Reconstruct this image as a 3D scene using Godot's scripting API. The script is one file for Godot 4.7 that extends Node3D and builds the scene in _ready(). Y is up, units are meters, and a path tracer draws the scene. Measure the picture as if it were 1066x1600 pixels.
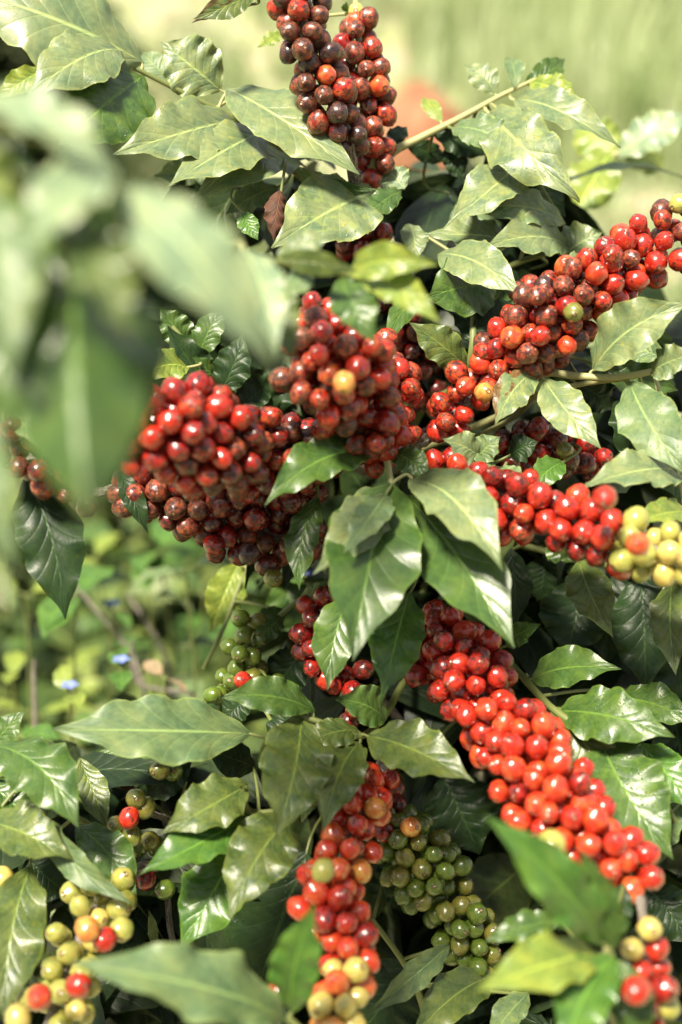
extends Node3D
# A coffee shrub heavy with ripe cherries, other coffee shrubs round it, weeds and a grassy slope behind. Units are metres.

const EYE := Vector3(0.0, 1.35, 0.0)
const PITCH := -20.0
const FOCAL := 2222.0          # focal length in pixels of the 1066 x 1600 photograph
const MOST_SINGLE := 300       # cherries of one shrub that are objects of their own

var rng := RandomNumberGenerator.new()
var view: Basis
var stem_green: StandardMaterial3D
var stem_pale: StandardMaterial3D
var bark: StandardMaterial3D
var leaf_mats := {}
var cherry_mats := {}
var cherry_meshes := []
var cherry_small: ArrayMesh
var fill_leaf: ArrayMesh
var fill_mat: StandardMaterial3D
var taken := {}
var shrub_data := {}
var wobble := FastNoiseLite.new()

func _ready() -> void:
	rng.seed = 20240611
	wobble.seed = 5
	wobble.frequency = 1.0
	set_camera_and_light()
	make_materials()
	make_cherry_meshes()
	build_setting()
	build_upper_shrub()
	build_main_shrub()
	build_lower_shrub()
	build_low_left_shrub()
	build_near_left_shrub()
	build_near_right_shrub()
	build_weeds()
	build_next_row()

# ---------------------------------------------------------------- camera, sky, sun
func set_camera_and_light() -> void:
	var cam := Camera3D.new()
	cam.name = "camera"
	add_child(cam)
	cam.position = EYE
	cam.rotation_degrees = Vector3(PITCH, 0, 0)
	var lens := CameraAttributesPhysical.new()
	lens.frustum_focal_length = 33.33
	lens.exposure_aperture = APERTURE
	lens.frustum_focus_distance = 0.985
	lens.frustum_near = 0.02
	lens.frustum_far = 200.0
	cam.attributes = lens
	cam.near = 0.02
	cam.far = 200.0
	cam.fov = rad_to_deg(2.0 * atan(800.0 / FOCAL))
	cam.current = true
	view = Basis.from_euler(Vector3(deg_to_rad(PITCH), 0, 0))
	var env := Environment.new()
	env.background_mode = Environment.BG_SKY
	var sky := Sky.new()
	var sm := ProceduralSkyMaterial.new()
	sm.sky_top_color = Color(0.88, 0.91, 0.95)
	sm.sky_horizon_color = Color(0.98, 0.97, 0.94)
	sm.sky_curve = 0.25
	sm.ground_bottom_color = Color(0.30, 0.31, 0.20)
	sm.ground_horizon_color = Color(0.45, 0.46, 0.34)
	sm.sun_angle_max = 0.5
	sky.sky_material = sm
	env.sky = sky
	env.background_energy_multiplier = 0.38
	env.tonemap_mode = Environment.TONE_MAPPER_LINEAR
	env.tonemap_exposure = 2.1
	env.sdfgi_enabled = true
	env.ssao_enabled = true
	env.ssil_enabled = true
	var we := WorldEnvironment.new()
	we.name = "world_environment"
	we.environment = env
	add_child(we)
	var sun := DirectionalLight3D.new()
	sun.name = "sun"
	add_child(sun)
	sun.look_at_from_position(Vector3.ZERO, -Vector3(-0.28, 0.84, 0.46), Vector3.UP)
	sun.light_color = Color(1.0, 0.955, 0.88)
	sun.light_energy = 1.6
	sun.light_angular_distance = 11.0
	sun.shadow_enabled = true

const APERTURE := 1.6

# ---------------------------------------------------------------- places
# a point of the place, given by the direction it was sighted in and its distance ahead of the camera
func at(px: float, py: float, d: float) -> Vector3:
	return EYE + view * Vector3((px - 533.0) / FOCAL * d, -(py - 800.0) / FOCAL * d, -d)

func path(rows: Array) -> PackedVector3Array:
	var out := PackedVector3Array()
	for r in rows:
		out.append(at(r[0], r[1], r[2]))
	return out

# Catmull-Rom through the points
func smooth(p: PackedVector3Array, per := 6) -> PackedVector3Array:
	if p.size() < 3:
		return p
	var out := PackedVector3Array()
	for i in p.size() - 1:
		var a := p[maxi(i - 1, 0)]
		var b := p[i]
		var c := p[i + 1]
		var e := p[mini(i + 2, p.size() - 1)]
		for k in per:
			out.append(b.cubic_interpolate(c, a, e, float(k) / per))
	out.append(p[p.size() - 1])
	return out

func nearest(line: PackedVector3Array, p: Vector3) -> Vector3:
	var best := line[0]
	var bd := 1e9
	for i in line.size() - 1:
		var q := Geometry3D.get_closest_point_to_segment(p, line[i], line[i + 1])
		var dd := q.distance_squared_to(p)
		if dd < bd:
			bd = dd
			best = q
	return best

func ground_height(x: float, z: float) -> float:
	var back := maxf(0.0, -z - 1.3)
	return 0.40 * back - 0.006 * back * back + 0.05 * wobble.get_noise_2d(x * 1.3, z * 1.3) + 0.02 * wobble.get_noise_2d(x * 5.0 + 40.0, z * 5.0)

# ---------------------------------------------------------------- nodes
func numbered(called: String) -> String:
	taken[called] = taken.get(called, -1) + 1
	return called if taken[called] == 0 else "%s_%03d" % [called, taken[called]]

func thing(called: String, label: String, category: String, where: Vector3, group := "") -> Node3D:
	var o := Node3D.new()
	o.name = numbered(called)
	add_child(o)
	o.position = where
	o.set_meta("label", label)
	o.set_meta("category", category)
	if group:
		o.set_meta("group", group)
	return o

func part(called: String, mesh: Mesh, parent: Node3D, mat: Material = null, label := "", kind := "") -> MeshInstance3D:
	var o := MeshInstance3D.new()
	o.name = called
	o.mesh = mesh
	if mat:
		o.set_surface_override_material(0, mat)
	parent.add_child(o, true)
	if label:
		o.set_meta("label", label)
	if kind:
		o.set_meta("kind", kind)
	return o

# ---------------------------------------------------------------- mesh buffers
func buf() -> Dictionary:
	return {"v": PackedVector3Array(), "n": PackedVector3Array(), "t": PackedVector2Array(), "i": PackedInt32Array()}

func close_mesh(bufs: Array, mats: Array, shift := Vector3.ZERO) -> ArrayMesh:
	var m := ArrayMesh.new()
	for k in bufs.size():
		var b: Dictionary = bufs[k]
		var v: PackedVector3Array = b.v
		if v.is_empty():
			continue
		if shift != Vector3.ZERO:
			for i in v.size():
				v[i] -= shift
		var arr := []
		arr.resize(Mesh.ARRAY_MAX)
		arr[Mesh.ARRAY_VERTEX] = v
		arr[Mesh.ARRAY_NORMAL] = b.n
		arr[Mesh.ARRAY_TEX_UV] = b.t
		arr[Mesh.ARRAY_INDEX] = b.i
		m.add_surface_from_arrays(Mesh.PRIMITIVE_TRIANGLES, arr)
		m.surface_set_material(m.get_surface_count() - 1, mats[k])
	return m

# a grid of (rows+1) x (cols+1) points that are already in v from index first on: faces and normals
func close_grid(b: Dictionary, first: int, rows: int, cols: int) -> void:
	var v: PackedVector3Array = b.v
	var n: PackedVector3Array = b.n
	var idx: PackedInt32Array = b.i
	n.resize(v.size())
	for r in rows:
		for c in cols:
			var a := first + r * (cols + 1) + c
			var e := a + cols + 1
			for tri in [[a, e, a + 1], [a + 1, e, e + 1]]:
				idx.append(tri[0])
				idx.append(tri[1])
				idx.append(tri[2])
				var f: Vector3 = (v[tri[2]] - v[tri[0]]).cross(v[tri[1]] - v[tri[0]])
				n[tri[0]] += f
				n[tri[1]] += f
				n[tri[2]] += f
	for i in range(first, v.size()):
		n[i] = n[i].normalized() if n[i].length_squared() > 1e-20 else Vector3.UP
	b.n = n
	b.i = idx

func tube(b: Dictionary, line: PackedVector3Array, r0: float, r1: float, sides := 7, lumps := 0.0) -> void:
	var first: int = b.v.size()
	var up := Vector3(0.31, 0.2, 0.93)
	var v: PackedVector3Array = b.v
	var t: PackedVector2Array = b.t
	var along := 0.0
	for k in line.size():
		var dir := (line[mini(k + 1, line.size() - 1)] - line[maxi(k - 1, 0)]).normalized()
		var x := up.cross(dir).normalized()
		var y := dir.cross(x)
		var f := float(k) / maxf(1.0, line.size() - 1)
		if k > 0:
			along += line[k].distance_to(line[k - 1])
		for s in sides + 1:
			var a := TAU * float(s % sides) / sides
			var r := lerpf(r0, r1, f)
			if lumps > 0.0:
				r *= 1.0 + lumps * wobble.get_noise_3d(line[k].x * 90.0 + cos(a) * 2.0, line[k].y * 90.0 + sin(a) * 2.0, line[k].z * 90.0)
			v.append(line[k] + (x * cos(a) + y * sin(a)) * r)
			t.append(Vector2(float(s) / sides, along * 20.0))
	b.v = v
	b.t = t
	close_grid(b, first, line.size() - 1, sides)

# ---------------------------------------------------------------- materials
func srgb(r: float, g: float, b: float) -> Color:
	return Color(clampf(r, 0, 1), clampf(g, 0, 1), clampf(b, 0, 1)).linear_to_srgb()

func picture(w: int, h: int, px: Callable) -> ImageTexture:
	var data := PackedByteArray()
	data.resize(w * h * 3)
	var k := 0
	for y in h:
		for x in w:
			var c: Color = px.call((x + 0.5) / w, (y + 0.5) / h)
			data[k] = int(clampf(c.r, 0, 1) * 255.0)
			data[k + 1] = int(clampf(c.g, 0, 1) * 255.0)
			data[k + 2] = int(clampf(c.b, 0, 1) * 255.0)
			k += 3
	return ImageTexture.create_from_image(Image.create_from_data(w, h, false, Image.FORMAT_RGB8, data))

# how strongly a point of a leaf lies on one of its side veins (0..1), and where between two veins it lies
func vein(u: float, v: float, off: float) -> Vector2:
	var s := absf(u - 0.5) * 2.0
	var side := 0.0 if u < 0.5 else 0.43
	var q := (v - 0.30 * pow(s, 0.8) + 0.10 * s * s) * 8.5 + side + off
	var f := q - floorf(q)
	var near := minf(f, 1.0 - f)
	return Vector2(clampf(1.0 - near / 0.08, 0.0, 1.0) * (1.0 - 0.6 * s), f)

func make_materials() -> void:
	var fine := FastNoiseLite.new()
	fine.seed = 11
	fine.frequency = 1.0
	fine.fractal_octaves = 3
	var cell := FastNoiseLite.new()
	cell.noise_type = FastNoiseLite.TYPE_CELLULAR
	cell.seed = 3
	cell.frequency = 1.0
	cell.cellular_return_type = FastNoiseLite.RETURN_DISTANCE
	# the leaf's relief: midrib groove, side veins sunk between raised cushions, fine net
	var relief := []
	for k in 2:
		relief.append(picture(192, 384, func(u: float, v: float) -> Color:
			var ve := vein(u, v, 0.2)
			var s := absf(u - 0.5) * 2.0
			var cushion := sin(PI * ve.y)
			var h := 0.35 + 0.40 * pow(cushion, 0.7) * (1.0 - 0.55 * s) - 0.12 * ve.x
			h -= 0.30 * clampf(1.0 - s / 0.05, 0.0, 1.0)
			h += 0.05 * fine.get_noise_2d(u * 16.0, v * 34.0) + 0.035 * fine.get_noise_2d(u * 60.0, v * 130.0)
			if k == 1:
				var c := cell.get_noise_2d(u * 15.0 + 9.0, v * 30.0) + 1.0
				if fine.get_noise_2d(u * 2.1 + 30.0, v * 3.3) > 0.05 and c < 0.26:
					h += 0.5 * sqrt(maxf(0.0, 1.0 - pow(c / 0.26, 2.0)))
			return Color(h, h, h)))
	var skins := []
	for k in 5:
		skins.append(picture(192, 384, func(u: float, v: float) -> Color:
			var ve := vein(u, v, 0.2)
			var s := absf(u - 0.5) * 2.0
			var big := fine.get_noise_2d(u * 2.2 + 7.0 * k, v * 4.4 + 3.0 * k)
			var mid := fine.get_noise_2d(u * 9.0 + 5.0 * k, v * 18.0)
			var small := fine.get_noise_2d(u * 45.0, v * 90.0 + 13.0 * k)
			var t := 0.28 + 0.10 * big + 0.06 * mid + 0.04 * small
			var c := Vector3(t * (1.0 + 0.22 * big), t, t * (1.0 - 0.15 * big))
			c = c.lerp(Vector3(0.62, 0.56, 0.46), 0.30 * ve.x)
			var rib := clampf(1.0 - s / (0.030 + 0.032 * (1.0 - v)), 0.0, 1.0)
			c = c.lerp(Vector3(0.98, 0.90, 0.72), 0.55 * sqrt(rib))
			# yellowed margin, uneven
			var rim := smoothstep(0.90, 1.0, s + 0.06 * mid)
			c = c.lerp(Vector3(0.60, 0.50, 0.30), 0.45 * rim)
			if k >= 1:   # pale scurf and yellow mottling of older leaves
				var blot := smoothstep(0.12, 0.40, fine.get_noise_2d(u * 5.0 + 21.0 * k, v * 9.0 + 4.0))
				c = c.lerp(Vector3(0.56, 0.50, 0.28), blot * (0.12 if k < 3 else 0.34))
			if k >= 2:   # brown dead spots with a yellow halo
				var d := cell.get_noise_2d(u * 3.0 + 2.7 * k, v * 6.0 + 1.3 * k) + 1.0 + 0.05 * mid
				var lot := fine.get_noise_2d(u * 1.4 + 3.0 * k, v * 2.5 + 70.0)
				if lot > 0.10:
					c = c.lerp(Vector3(0.70, 0.46, 0.18), smoothstep(0.30, 0.12, d) * 0.6)
					c = c.lerp(Vector3(0.30, 0.11, 0.14), smoothstep(0.15, 0.10, d))
			if k == 4:   # a dead, brown stretch of the margin
				var dead := smoothstep(0.55, 0.62, s * 0.55 + 0.6 * fine.get_noise_2d(u * 2.0, v * 3.0 + 55.0) + (0.25 if u > 0.5 else -0.2))
				c = c.lerp(Vector3(0.34, 0.15, 0.13) * (0.8 + 0.6 * mid), dead)
			return srgb(c.x, c.y, c.z)))
	# base colours of the kinds of leaf (linear); a skin averages about one half
	var tones := {
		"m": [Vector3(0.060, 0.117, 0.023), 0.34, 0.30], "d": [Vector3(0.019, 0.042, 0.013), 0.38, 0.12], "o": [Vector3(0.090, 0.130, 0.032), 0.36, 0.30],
		"g": [Vector3(0.074, 0.165, 0.026), 0.32, 0.45], "p": [Vector3(0.162, 0.216, 0.092), 0.38, 0.35], "y": [Vector3(0.220, 0.290, 0.050), 0.38, 0.60],
		"u": [Vector3(0.125, 0.190, 0.075), 0.46, 0.40], "c": [Vector3(0.215, 0.290, 0.155), 0.40, 0.40], "b": [Vector3(0.090, 0.036, 0.018), 0.75, 0.10], "dead": [Vector3(0.290, 0.220, 0.130), 0.85, 0.20],
	}
	for key in tones:
		var row: Array = tones[key]
		var made := []
		for k in 5:
			var m := StandardMaterial3D.new()
			m.resource_name = "leaf"
			var c: Vector3 = row[0] * 3.4
			m.albedo_color = srgb(c.x, c.y, c.z)
			m.albedo_texture = skins[k]
			m.roughness = row[1]
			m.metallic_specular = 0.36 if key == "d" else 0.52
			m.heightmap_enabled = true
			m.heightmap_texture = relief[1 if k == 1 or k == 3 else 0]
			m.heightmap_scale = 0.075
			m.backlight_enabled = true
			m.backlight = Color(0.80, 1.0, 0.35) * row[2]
			m.cull_mode = BaseMaterial3D.CULL_DISABLED
			made.append(m)
		leaf_mats[key] = made
	# cherries: [base, second colour, share of the second, mottling 0..1, dark patches 0..1]
	var kinds := {
		"red": [Vector3(0.42, 0.017, 0.008), Vector3(0.50, 0.034, 0.011), 0.4, 0.02, 0.03], "scarlet": [Vector3(0.52, 0.034, 0.012), Vector3(0.58, 0.085, 0.020), 0.4, 0.03, 0.0],
		"crimson": [Vector3(0.26, 0.009, 0.006), Vector3(0.38, 0.018, 0.008), 0.4, 0.15, 0.3], "deep": [Vector3(0.125, 0.007, 0.005), Vector3(0.20, 0.011, 0.006), 0.5, 0.25, 0.4],
		"scurfy": [Vector3(0.36, 0.018, 0.008), Vector3(0.48, 0.07, 0.018), 0.4, 0.5, 0.32], "russet": [Vector3(0.20, 0.013, 0.010), Vector3(0.34, 0.06, 0.025), 0.45, 0.8, 0.45],
		"brown": [Vector3(0.10, 0.016, 0.012), Vector3(0.24, 0.05, 0.022), 0.5, 0.8, 0.6], "black": [Vector3(0.022, 0.011, 0.012), Vector3(0.06, 0.020, 0.018), 0.4, 0.5, 0.3],
		"orange": [Vector3(0.62, 0.14, 0.030), Vector3(0.55, 0.05, 0.018), 0.5, 0.1, 0.0], "amber": [Vector3(0.66, 0.36, 0.075), Vector3(0.64, 0.20, 0.04), 0.5, 0.1, 0.0],
		"yellow": [Vector3(0.55, 0.48, 0.13), Vector3(0.60, 0.46, 0.11), 0.5, 0.05, 0.0], "lime": [Vector3(0.34, 0.36, 0.075), Vector3(0.42, 0.38, 0.08), 0.5, 0.05, 0.0],
		"olive": [Vector3(0.15, 0.185, 0.030), Vector3(0.22, 0.20, 0.035), 0.5, 0.1, 0.0], "green": [Vector3(0.090, 0.155, 0.018), Vector3(0.13, 0.180, 0.022), 0.5, 0.08, 0.0],
	}
	var gloss := picture(128, 64, func(u: float, v: float) -> Color:
		var lat := (v - 0.5) * PI
		var p := Vector3(cos(lat) * cos(u * TAU), sin(lat), cos(lat) * sin(u * TAU))
		var n := 0.78 + 0.35 * fine.get_noise_3d(p.x * 2.0, p.y * 2.0, p.z * 2.0) + 0.30 * fine.get_noise_3d(p.x * 9.0, p.y * 9.0, p.z * 9.0)
		return Color(n, n, n))
	var order := 0
	for key in kinds:
		var row: Array = kinds[key]
		order += 1
		var skin := picture(160, 80, func(u: float, v: float) -> Color:
			var lat := (v - 0.5) * PI
			var p := Vector3(cos(lat) * cos(u * TAU), sin(lat), cos(lat) * sin(u * TAU)) + Vector3(order * 7.3, 0, 0)
			var n1 := fine.get_noise_3d(p.x * 1.1, p.y * 1.1, p.z * 1.1)
			var n2 := fine.get_noise_3d(p.x * 4.0, p.y * 4.0 + 9.0, p.z * 4.0)
			var n3 := fine.get_noise_3d(p.x * 13.0, p.y * 13.0 + 3.0, p.z * 13.0)
			var c: Vector3 = row[0]
			c = c.lerp(row[1], clampf(row[2] + 1.6 * n1, 0.0, 1.0))
			c *= 1.0 + lerpf(0.22, 0.5, row[3]) * n2 + lerpf(0.1, 0.3, row[3]) * n3
			var dark := smoothstep(0.28, 0.06, 0.5 - float(row[4]) * 0.65 + 0.9 * fine.get_noise_3d(p.x * 1.6 + 30.0, p.y * 1.6, p.z * 1.6) + 0.25 * n2)
			c = c.lerp(Vector3(0.030, 0.014, 0.012), 0.85 * dark * (1.0 if float(row[4]) > 0.01 else 0.0))
			# corky tan cracks running over the skin
			var crack := absf(fine.get_noise_3d(p.x * 5.0, p.y * 2.2 + 17.0, p.z * 5.0))
			var where := smoothstep(0.55, 0.9, 0.5 + 0.9 * n1 + 0.5 * float(row[3]))
			c = c.lerp(Vector3(0.42, 0.22, 0.10), float(row[3]) * 0.8 * smoothstep(0.09, 0.02, crack) * where)
			c = c.lerp(Vector3(0.34, 0.15, 0.06), float(row[3]) * 0.35 * smoothstep(0.10, 0.35, n3) * where)
			# the scar at the end
			if v > 0.905:
				c = c.lerp(Vector3(0.10, 0.035, 0.02), 0.75 * smoothstep(0.905, 0.925, v) * (1.0 - smoothstep(0.955, 0.97, v)))
				c = c.lerp(Vector3(0.38, 0.22, 0.12), 0.7 * smoothstep(0.965, 0.975, v))
			return srgb(c.x, c.y, c.z))
		var m := StandardMaterial3D.new()
		m.resource_name = "cherry_skin"
		m.albedo_texture = skin
		m.roughness = lerpf(0.32, 0.52, row[3])
		m.roughness_texture = gloss
		m.clearcoat_enabled = true
		m.clearcoat = lerpf(1.0, 0.15, row[3])
		m.clearcoat_roughness = 0.26
		m.metallic_specular = 0.5
		m.heightmap_enabled = true
		m.heightmap_texture = skin
		m.heightmap_scale = 0.02
		cherry_mats[key] = m
	stem_green = plain("green_stem", srgb(0.16, 0.19, 0.055), 0.5)
	stem_pale = plain("pale_stem", srgb(0.40, 0.40, 0.17), 0.5)
	bark = plain("bark", Color.WHITE, 0.85)
	bark.albedo_texture = picture(64, 256, func(u: float, v: float) -> Color:
		var n := fine.get_noise_3d(cos(u * TAU) * 2.0, sin(u * TAU) * 2.0, v * 3.0)
		var g := absf(fine.get_noise_3d(cos(u * TAU) * 5.0, sin(u * TAU) * 5.0, v * 4.0 + 8.0))
		var c := Vector3(0.40, 0.37, 0.32).lerp(Vector3(0.16, 0.125, 0.095), clampf(0.5 + 1.4 * n, 0, 1))
		c = c.lerp(Vector3(0.05, 0.035, 0.025), smoothstep(0.06, 0.0, g))
		return srgb(c.x, c.y, c.z))
	bark.heightmap_enabled = true
	bark.heightmap_texture = bark.albedo_texture
	bark.heightmap_scale = 0.35
	fill_mat = leaf_mats["m"][0].duplicate()
	fill_mat.albedo_color = Color.WHITE
	fill_mat.roughness = 0.42
	fill_mat.metallic_specular = 0.4
	fill_mat.vertex_color_use_as_albedo = true
	fill_leaf = close_mesh([blade({"base": Vector3.ZERO, "tip": Vector3(0, 0, -1.0), "n": Vector3.UP, "hw": 0.17, "bend": 0.12, "fold": 0.15, "wave": 0.08, "rows": 9, "cols": 4})], [fill_mat])

func plain(called: String, c: Color, rough: float) -> StandardMaterial3D:
	var m := StandardMaterial3D.new()
	m.resource_name = called
	m.albedo_color = c
	m.roughness = rough
	return m

# ---------------------------------------------------------------- leaves
# the blade of one leaf: an arching midrib, two halves that fold along it, a wavy margin and a drawn-out tip
func blade(o: Dictionary) -> Dictionary:
	var b := buf()
	var base: Vector3 = o.base
	var chord: Vector3 = o.tip - base
	var length := chord.length()
	var dir := chord / length
	var n: Vector3 = o.n
	var across := dir.cross(n).normalized()
	var hw: float = o.hw
	var rows: int = o.get("rows", 30)
	var cols: int = o.get("cols", 12)
	var fold: float = o.get("fold", 0.2)
	var fold2: float = o.get("fold2", fold)
	var wave: float = o.get("wave", 0.06)
	var curl: float = o.get("curl", 0.0)
	var bend: float = o.get("bend", 0.08)
	var sway: float = o.get("sway", 0.0)
	var twist: float = o.get("twist", 0.0)
	var ph: float = o.get("phase", 0.0)
	var freq: float = o.get("freq", 3.2)
	var v := PackedVector3Array()
	var t := PackedVector2Array()
	for r in rows + 1:
		var f := float(r) / rows
		var arch := 4.0 * f * (1.0 - f)
		var mid := base + chord * f + n * bend * length * arch + across * sway * length * arch
		var w := pow(maxf(0.0, sin(PI * pow(f, 0.90))), 0.95)
		w *= 1.0 - 0.38 * smoothstep(0.70, 0.98, f)
		w = maxf(w, 0.012)
		var turn := twist * (f - 0.4)
		var ac := across * cos(turn) + n * sin(turn)
		var nn := n * cos(turn) - across * sin(turn)
		for c in cols + 1:
			var s := 2.0 * float(c) / cols - 1.0
			var side := 0.0 if s < 0.0 else 1.9
			var edge := 1.0 + 0.05 * sin(f * 31.0 + ph + side * 3.0) * absf(s) + 0.04 * sin(f * 13.0 + ph * 2.0 + side) * absf(s)
			var rise := (fold if s < 0.0 else fold2) * absf(s) - curl * s * s
			rise += wave * sin(TAU * freq * f + ph + side) * s * s + 0.4 * wave * sin(TAU * freq * 2.3 * f + ph * 1.7 + side) * s * s * absf(s)
			v.append(mid + ac * (hw * w * s * edge) + nn * (hw * (0.25 + 0.75 * w) * rise))
			t.append(Vector2(0.5 + 0.5 * s, f))
	b.v = v
	b.t = t
	close_grid(b, 0, rows, cols)
	return b

# one leaf of a branch. row: base x, y, distance, tip x, y, distance, seen width, roll (degrees, towards the sky), bend, tone, more settings
func leaf(twig: MeshInstance3D, line: PackedVector3Array, row: Array) -> void:
	var base := at(row[0], row[1], row[2])
	var tip := at(row[3], row[4], row[5])
	var more: Dictionary = row[10] if row.size() > 10 else {}
	var dir := (tip - base).normalized()
	var mid := (base + tip) * 0.5
	var look := (EYE - mid).normalized()
	var n0 := (look - dir * look.dot(dir)).normalized()
	var s := dir.cross(n0)
	if s.dot(Vector3(0.35, 1.0, 0.0)) < 0.0:
		s = -s
	var roll := deg_to_rad(row[7])
	var n := n0 * cos(roll) + s * sin(roll)
	if n.y < -0.15 and not more.get("under", false):
		n = -n
	var o := {
		"base": base, "tip": tip, "n": n, "hw": row[6] * 0.58 / FOCAL * (row[2] + row[5]) * 0.5 / maxf(0.35, cos(roll)), "bend": row[8] * rng.randf_range(0.9, 1.5),
		"fold": rng.randf_range(0.08, 0.30), "wave": rng.randf_range(0.09, 0.22), "curl": rng.randf_range(-0.05, 0.22), "sway": rng.randf_range(-0.06, 0.06),
		"twist": rng.randf_range(-0.5, 0.5), "phase": rng.randf() * TAU, "freq": rng.randf_range(3.0, 5.2),
	}
	o["fold2"] = o.fold + rng.randf_range(-0.08, 0.08)
	o.merge(more, true)
	var b := blade(o)
	# the leaf stalk, back to the twig
	var p := buf()
	var to := nearest(line, base)
	var gap := base.distance_to(to)
	if gap > 0.11:
		to = base + (to - base).normalized() * 0.11
	var knee := base.lerp(to, 0.5)
	if (to - base).dot(dir) < -0.2 * gap:
		knee = base - dir * minf(0.02, gap * 0.5)
	var stalk := smooth(PackedVector3Array([base + dir * 0.002, knee, to]), 4)
	tube(p, stalk, 0.0010, 0.0014, 5)
	var skin: int = more.get("skin", [0, 0, 1, 1, 2, 3][rng.randi() % 6])
	var key: String = row[9]
	var m := close_mesh([b, p], [leaf_mats[key][skin], stem_pale if key in ["y", "p", "c"] else stem_green], twig.get_meta("origin"))
	part("leaf", m, twig, null, more.get("label", ""))

func leaves(twig: MeshInstance3D, rows: Array) -> void:
	for r in rows:
		leaf(twig, twig.get_meta("line"), r)

# ---------------------------------------------------------------- shrubs and branches
func shrub(label: String, trunk_rows: Array) -> Node3D:
	var line := path(trunk_rows)
	var top := line[line.size() - 1]
	var low := line[0]
	var root_pos := Vector3(low.x, ground_height(low.x, low.z) - 0.03, low.z)
	line.insert(0, root_pos)
	var s := thing("coffee_shrub", label, "shrub", root_pos, "coffee shrubs")
	var b := buf()
	line = smooth(line, 6)
	tube(b, line, 0.016, 0.006, 9, 0.25)
	part("trunk", close_mesh([b], [bark], root_pos), s)
	shrub_data[s] = {"trunk": line, "cherries": [], "top": top}
	return s

# a branch whose children are its leaves and cherries; it springs from the trunk unless told not to
func branch(s: Node3D, label: String, rows: Array, r0: float, r1: float, mat: Material, joined := true) -> MeshInstance3D:
	var pts := path(rows)
	if joined:
		var a := nearest(shrub_data[s].trunk, pts[0] + Vector3(0, -0.05, 0))
		pts.insert(0, a)
	var line := smooth(pts, 6)
	var b := buf()
	tube(b, line, r0, r1, 8, 0.5 if mat == bark else 0.08)
	var origin := s.position
	var o := part("branch", close_mesh([b], [mat], origin), s, null, label)
	o.set_meta("line", line)
	o.set_meta("origin", origin)
	return o

func make_cherry_meshes() -> void:
	for k in 4:
		cherry_meshes.append(cherry_mesh(18, 12, k))
	cherry_small = cherry_mesh(10, 6, 0)

func cherry_mesh(sides: int, rings: int, k: int) -> ArrayMesh:
	var b := buf()
	var prof := []
	for r in rings + 1:
		var a := lerpf(-PI / 2, PI / 2 - 0.24, float(r) / rings)
		prof.append([cos(a), sin(a), 0.5 + a / PI])
	prof += [[0.20, 1.0, 0.935], [0.165, 0.995, 0.95], [0.11, 0.955, 0.965], [0.05, 0.965, 0.985], [0.0005, 0.99, 0.999]]
	var v := PackedVector3Array()
	var t := PackedVector2Array()
	for p in prof:
		for q in sides + 1:
			var a := TAU * float(q % sides) / sides
			var dir := Vector3(p[0] * cos(a), p[1], -p[0] * sin(a))
			var lump := 1.0 + 0.11 * wobble.get_noise_3d(dir.x * 1.3 + 11.0 * k, dir.y * 1.3, dir.z * 1.3) + 0.015 * wobble.get_noise_3d(dir.x * 6.0 + 5.0 * k, dir.y * 3.0, dir.z * 6.0)
			v.append(dir * lump)
			t.append(Vector2(float(q) / sides, p[2]))
	b.v = v
	b.t = t
	close_grid(b, 0, prof.size() - 1, sides)
	return close_mesh([b], [cherry_mats["red"]])

func pick(mix: Array) -> String:
	var total := 0.0
	for k in range(1, mix.size(), 2):
		total += mix[k]
	var x := rng.randf() * total
	for k in range(1, mix.size(), 2):
		x -= mix[k]
		if x <= 0.0:
			return mix[k - 1]
	return mix[0]

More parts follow.
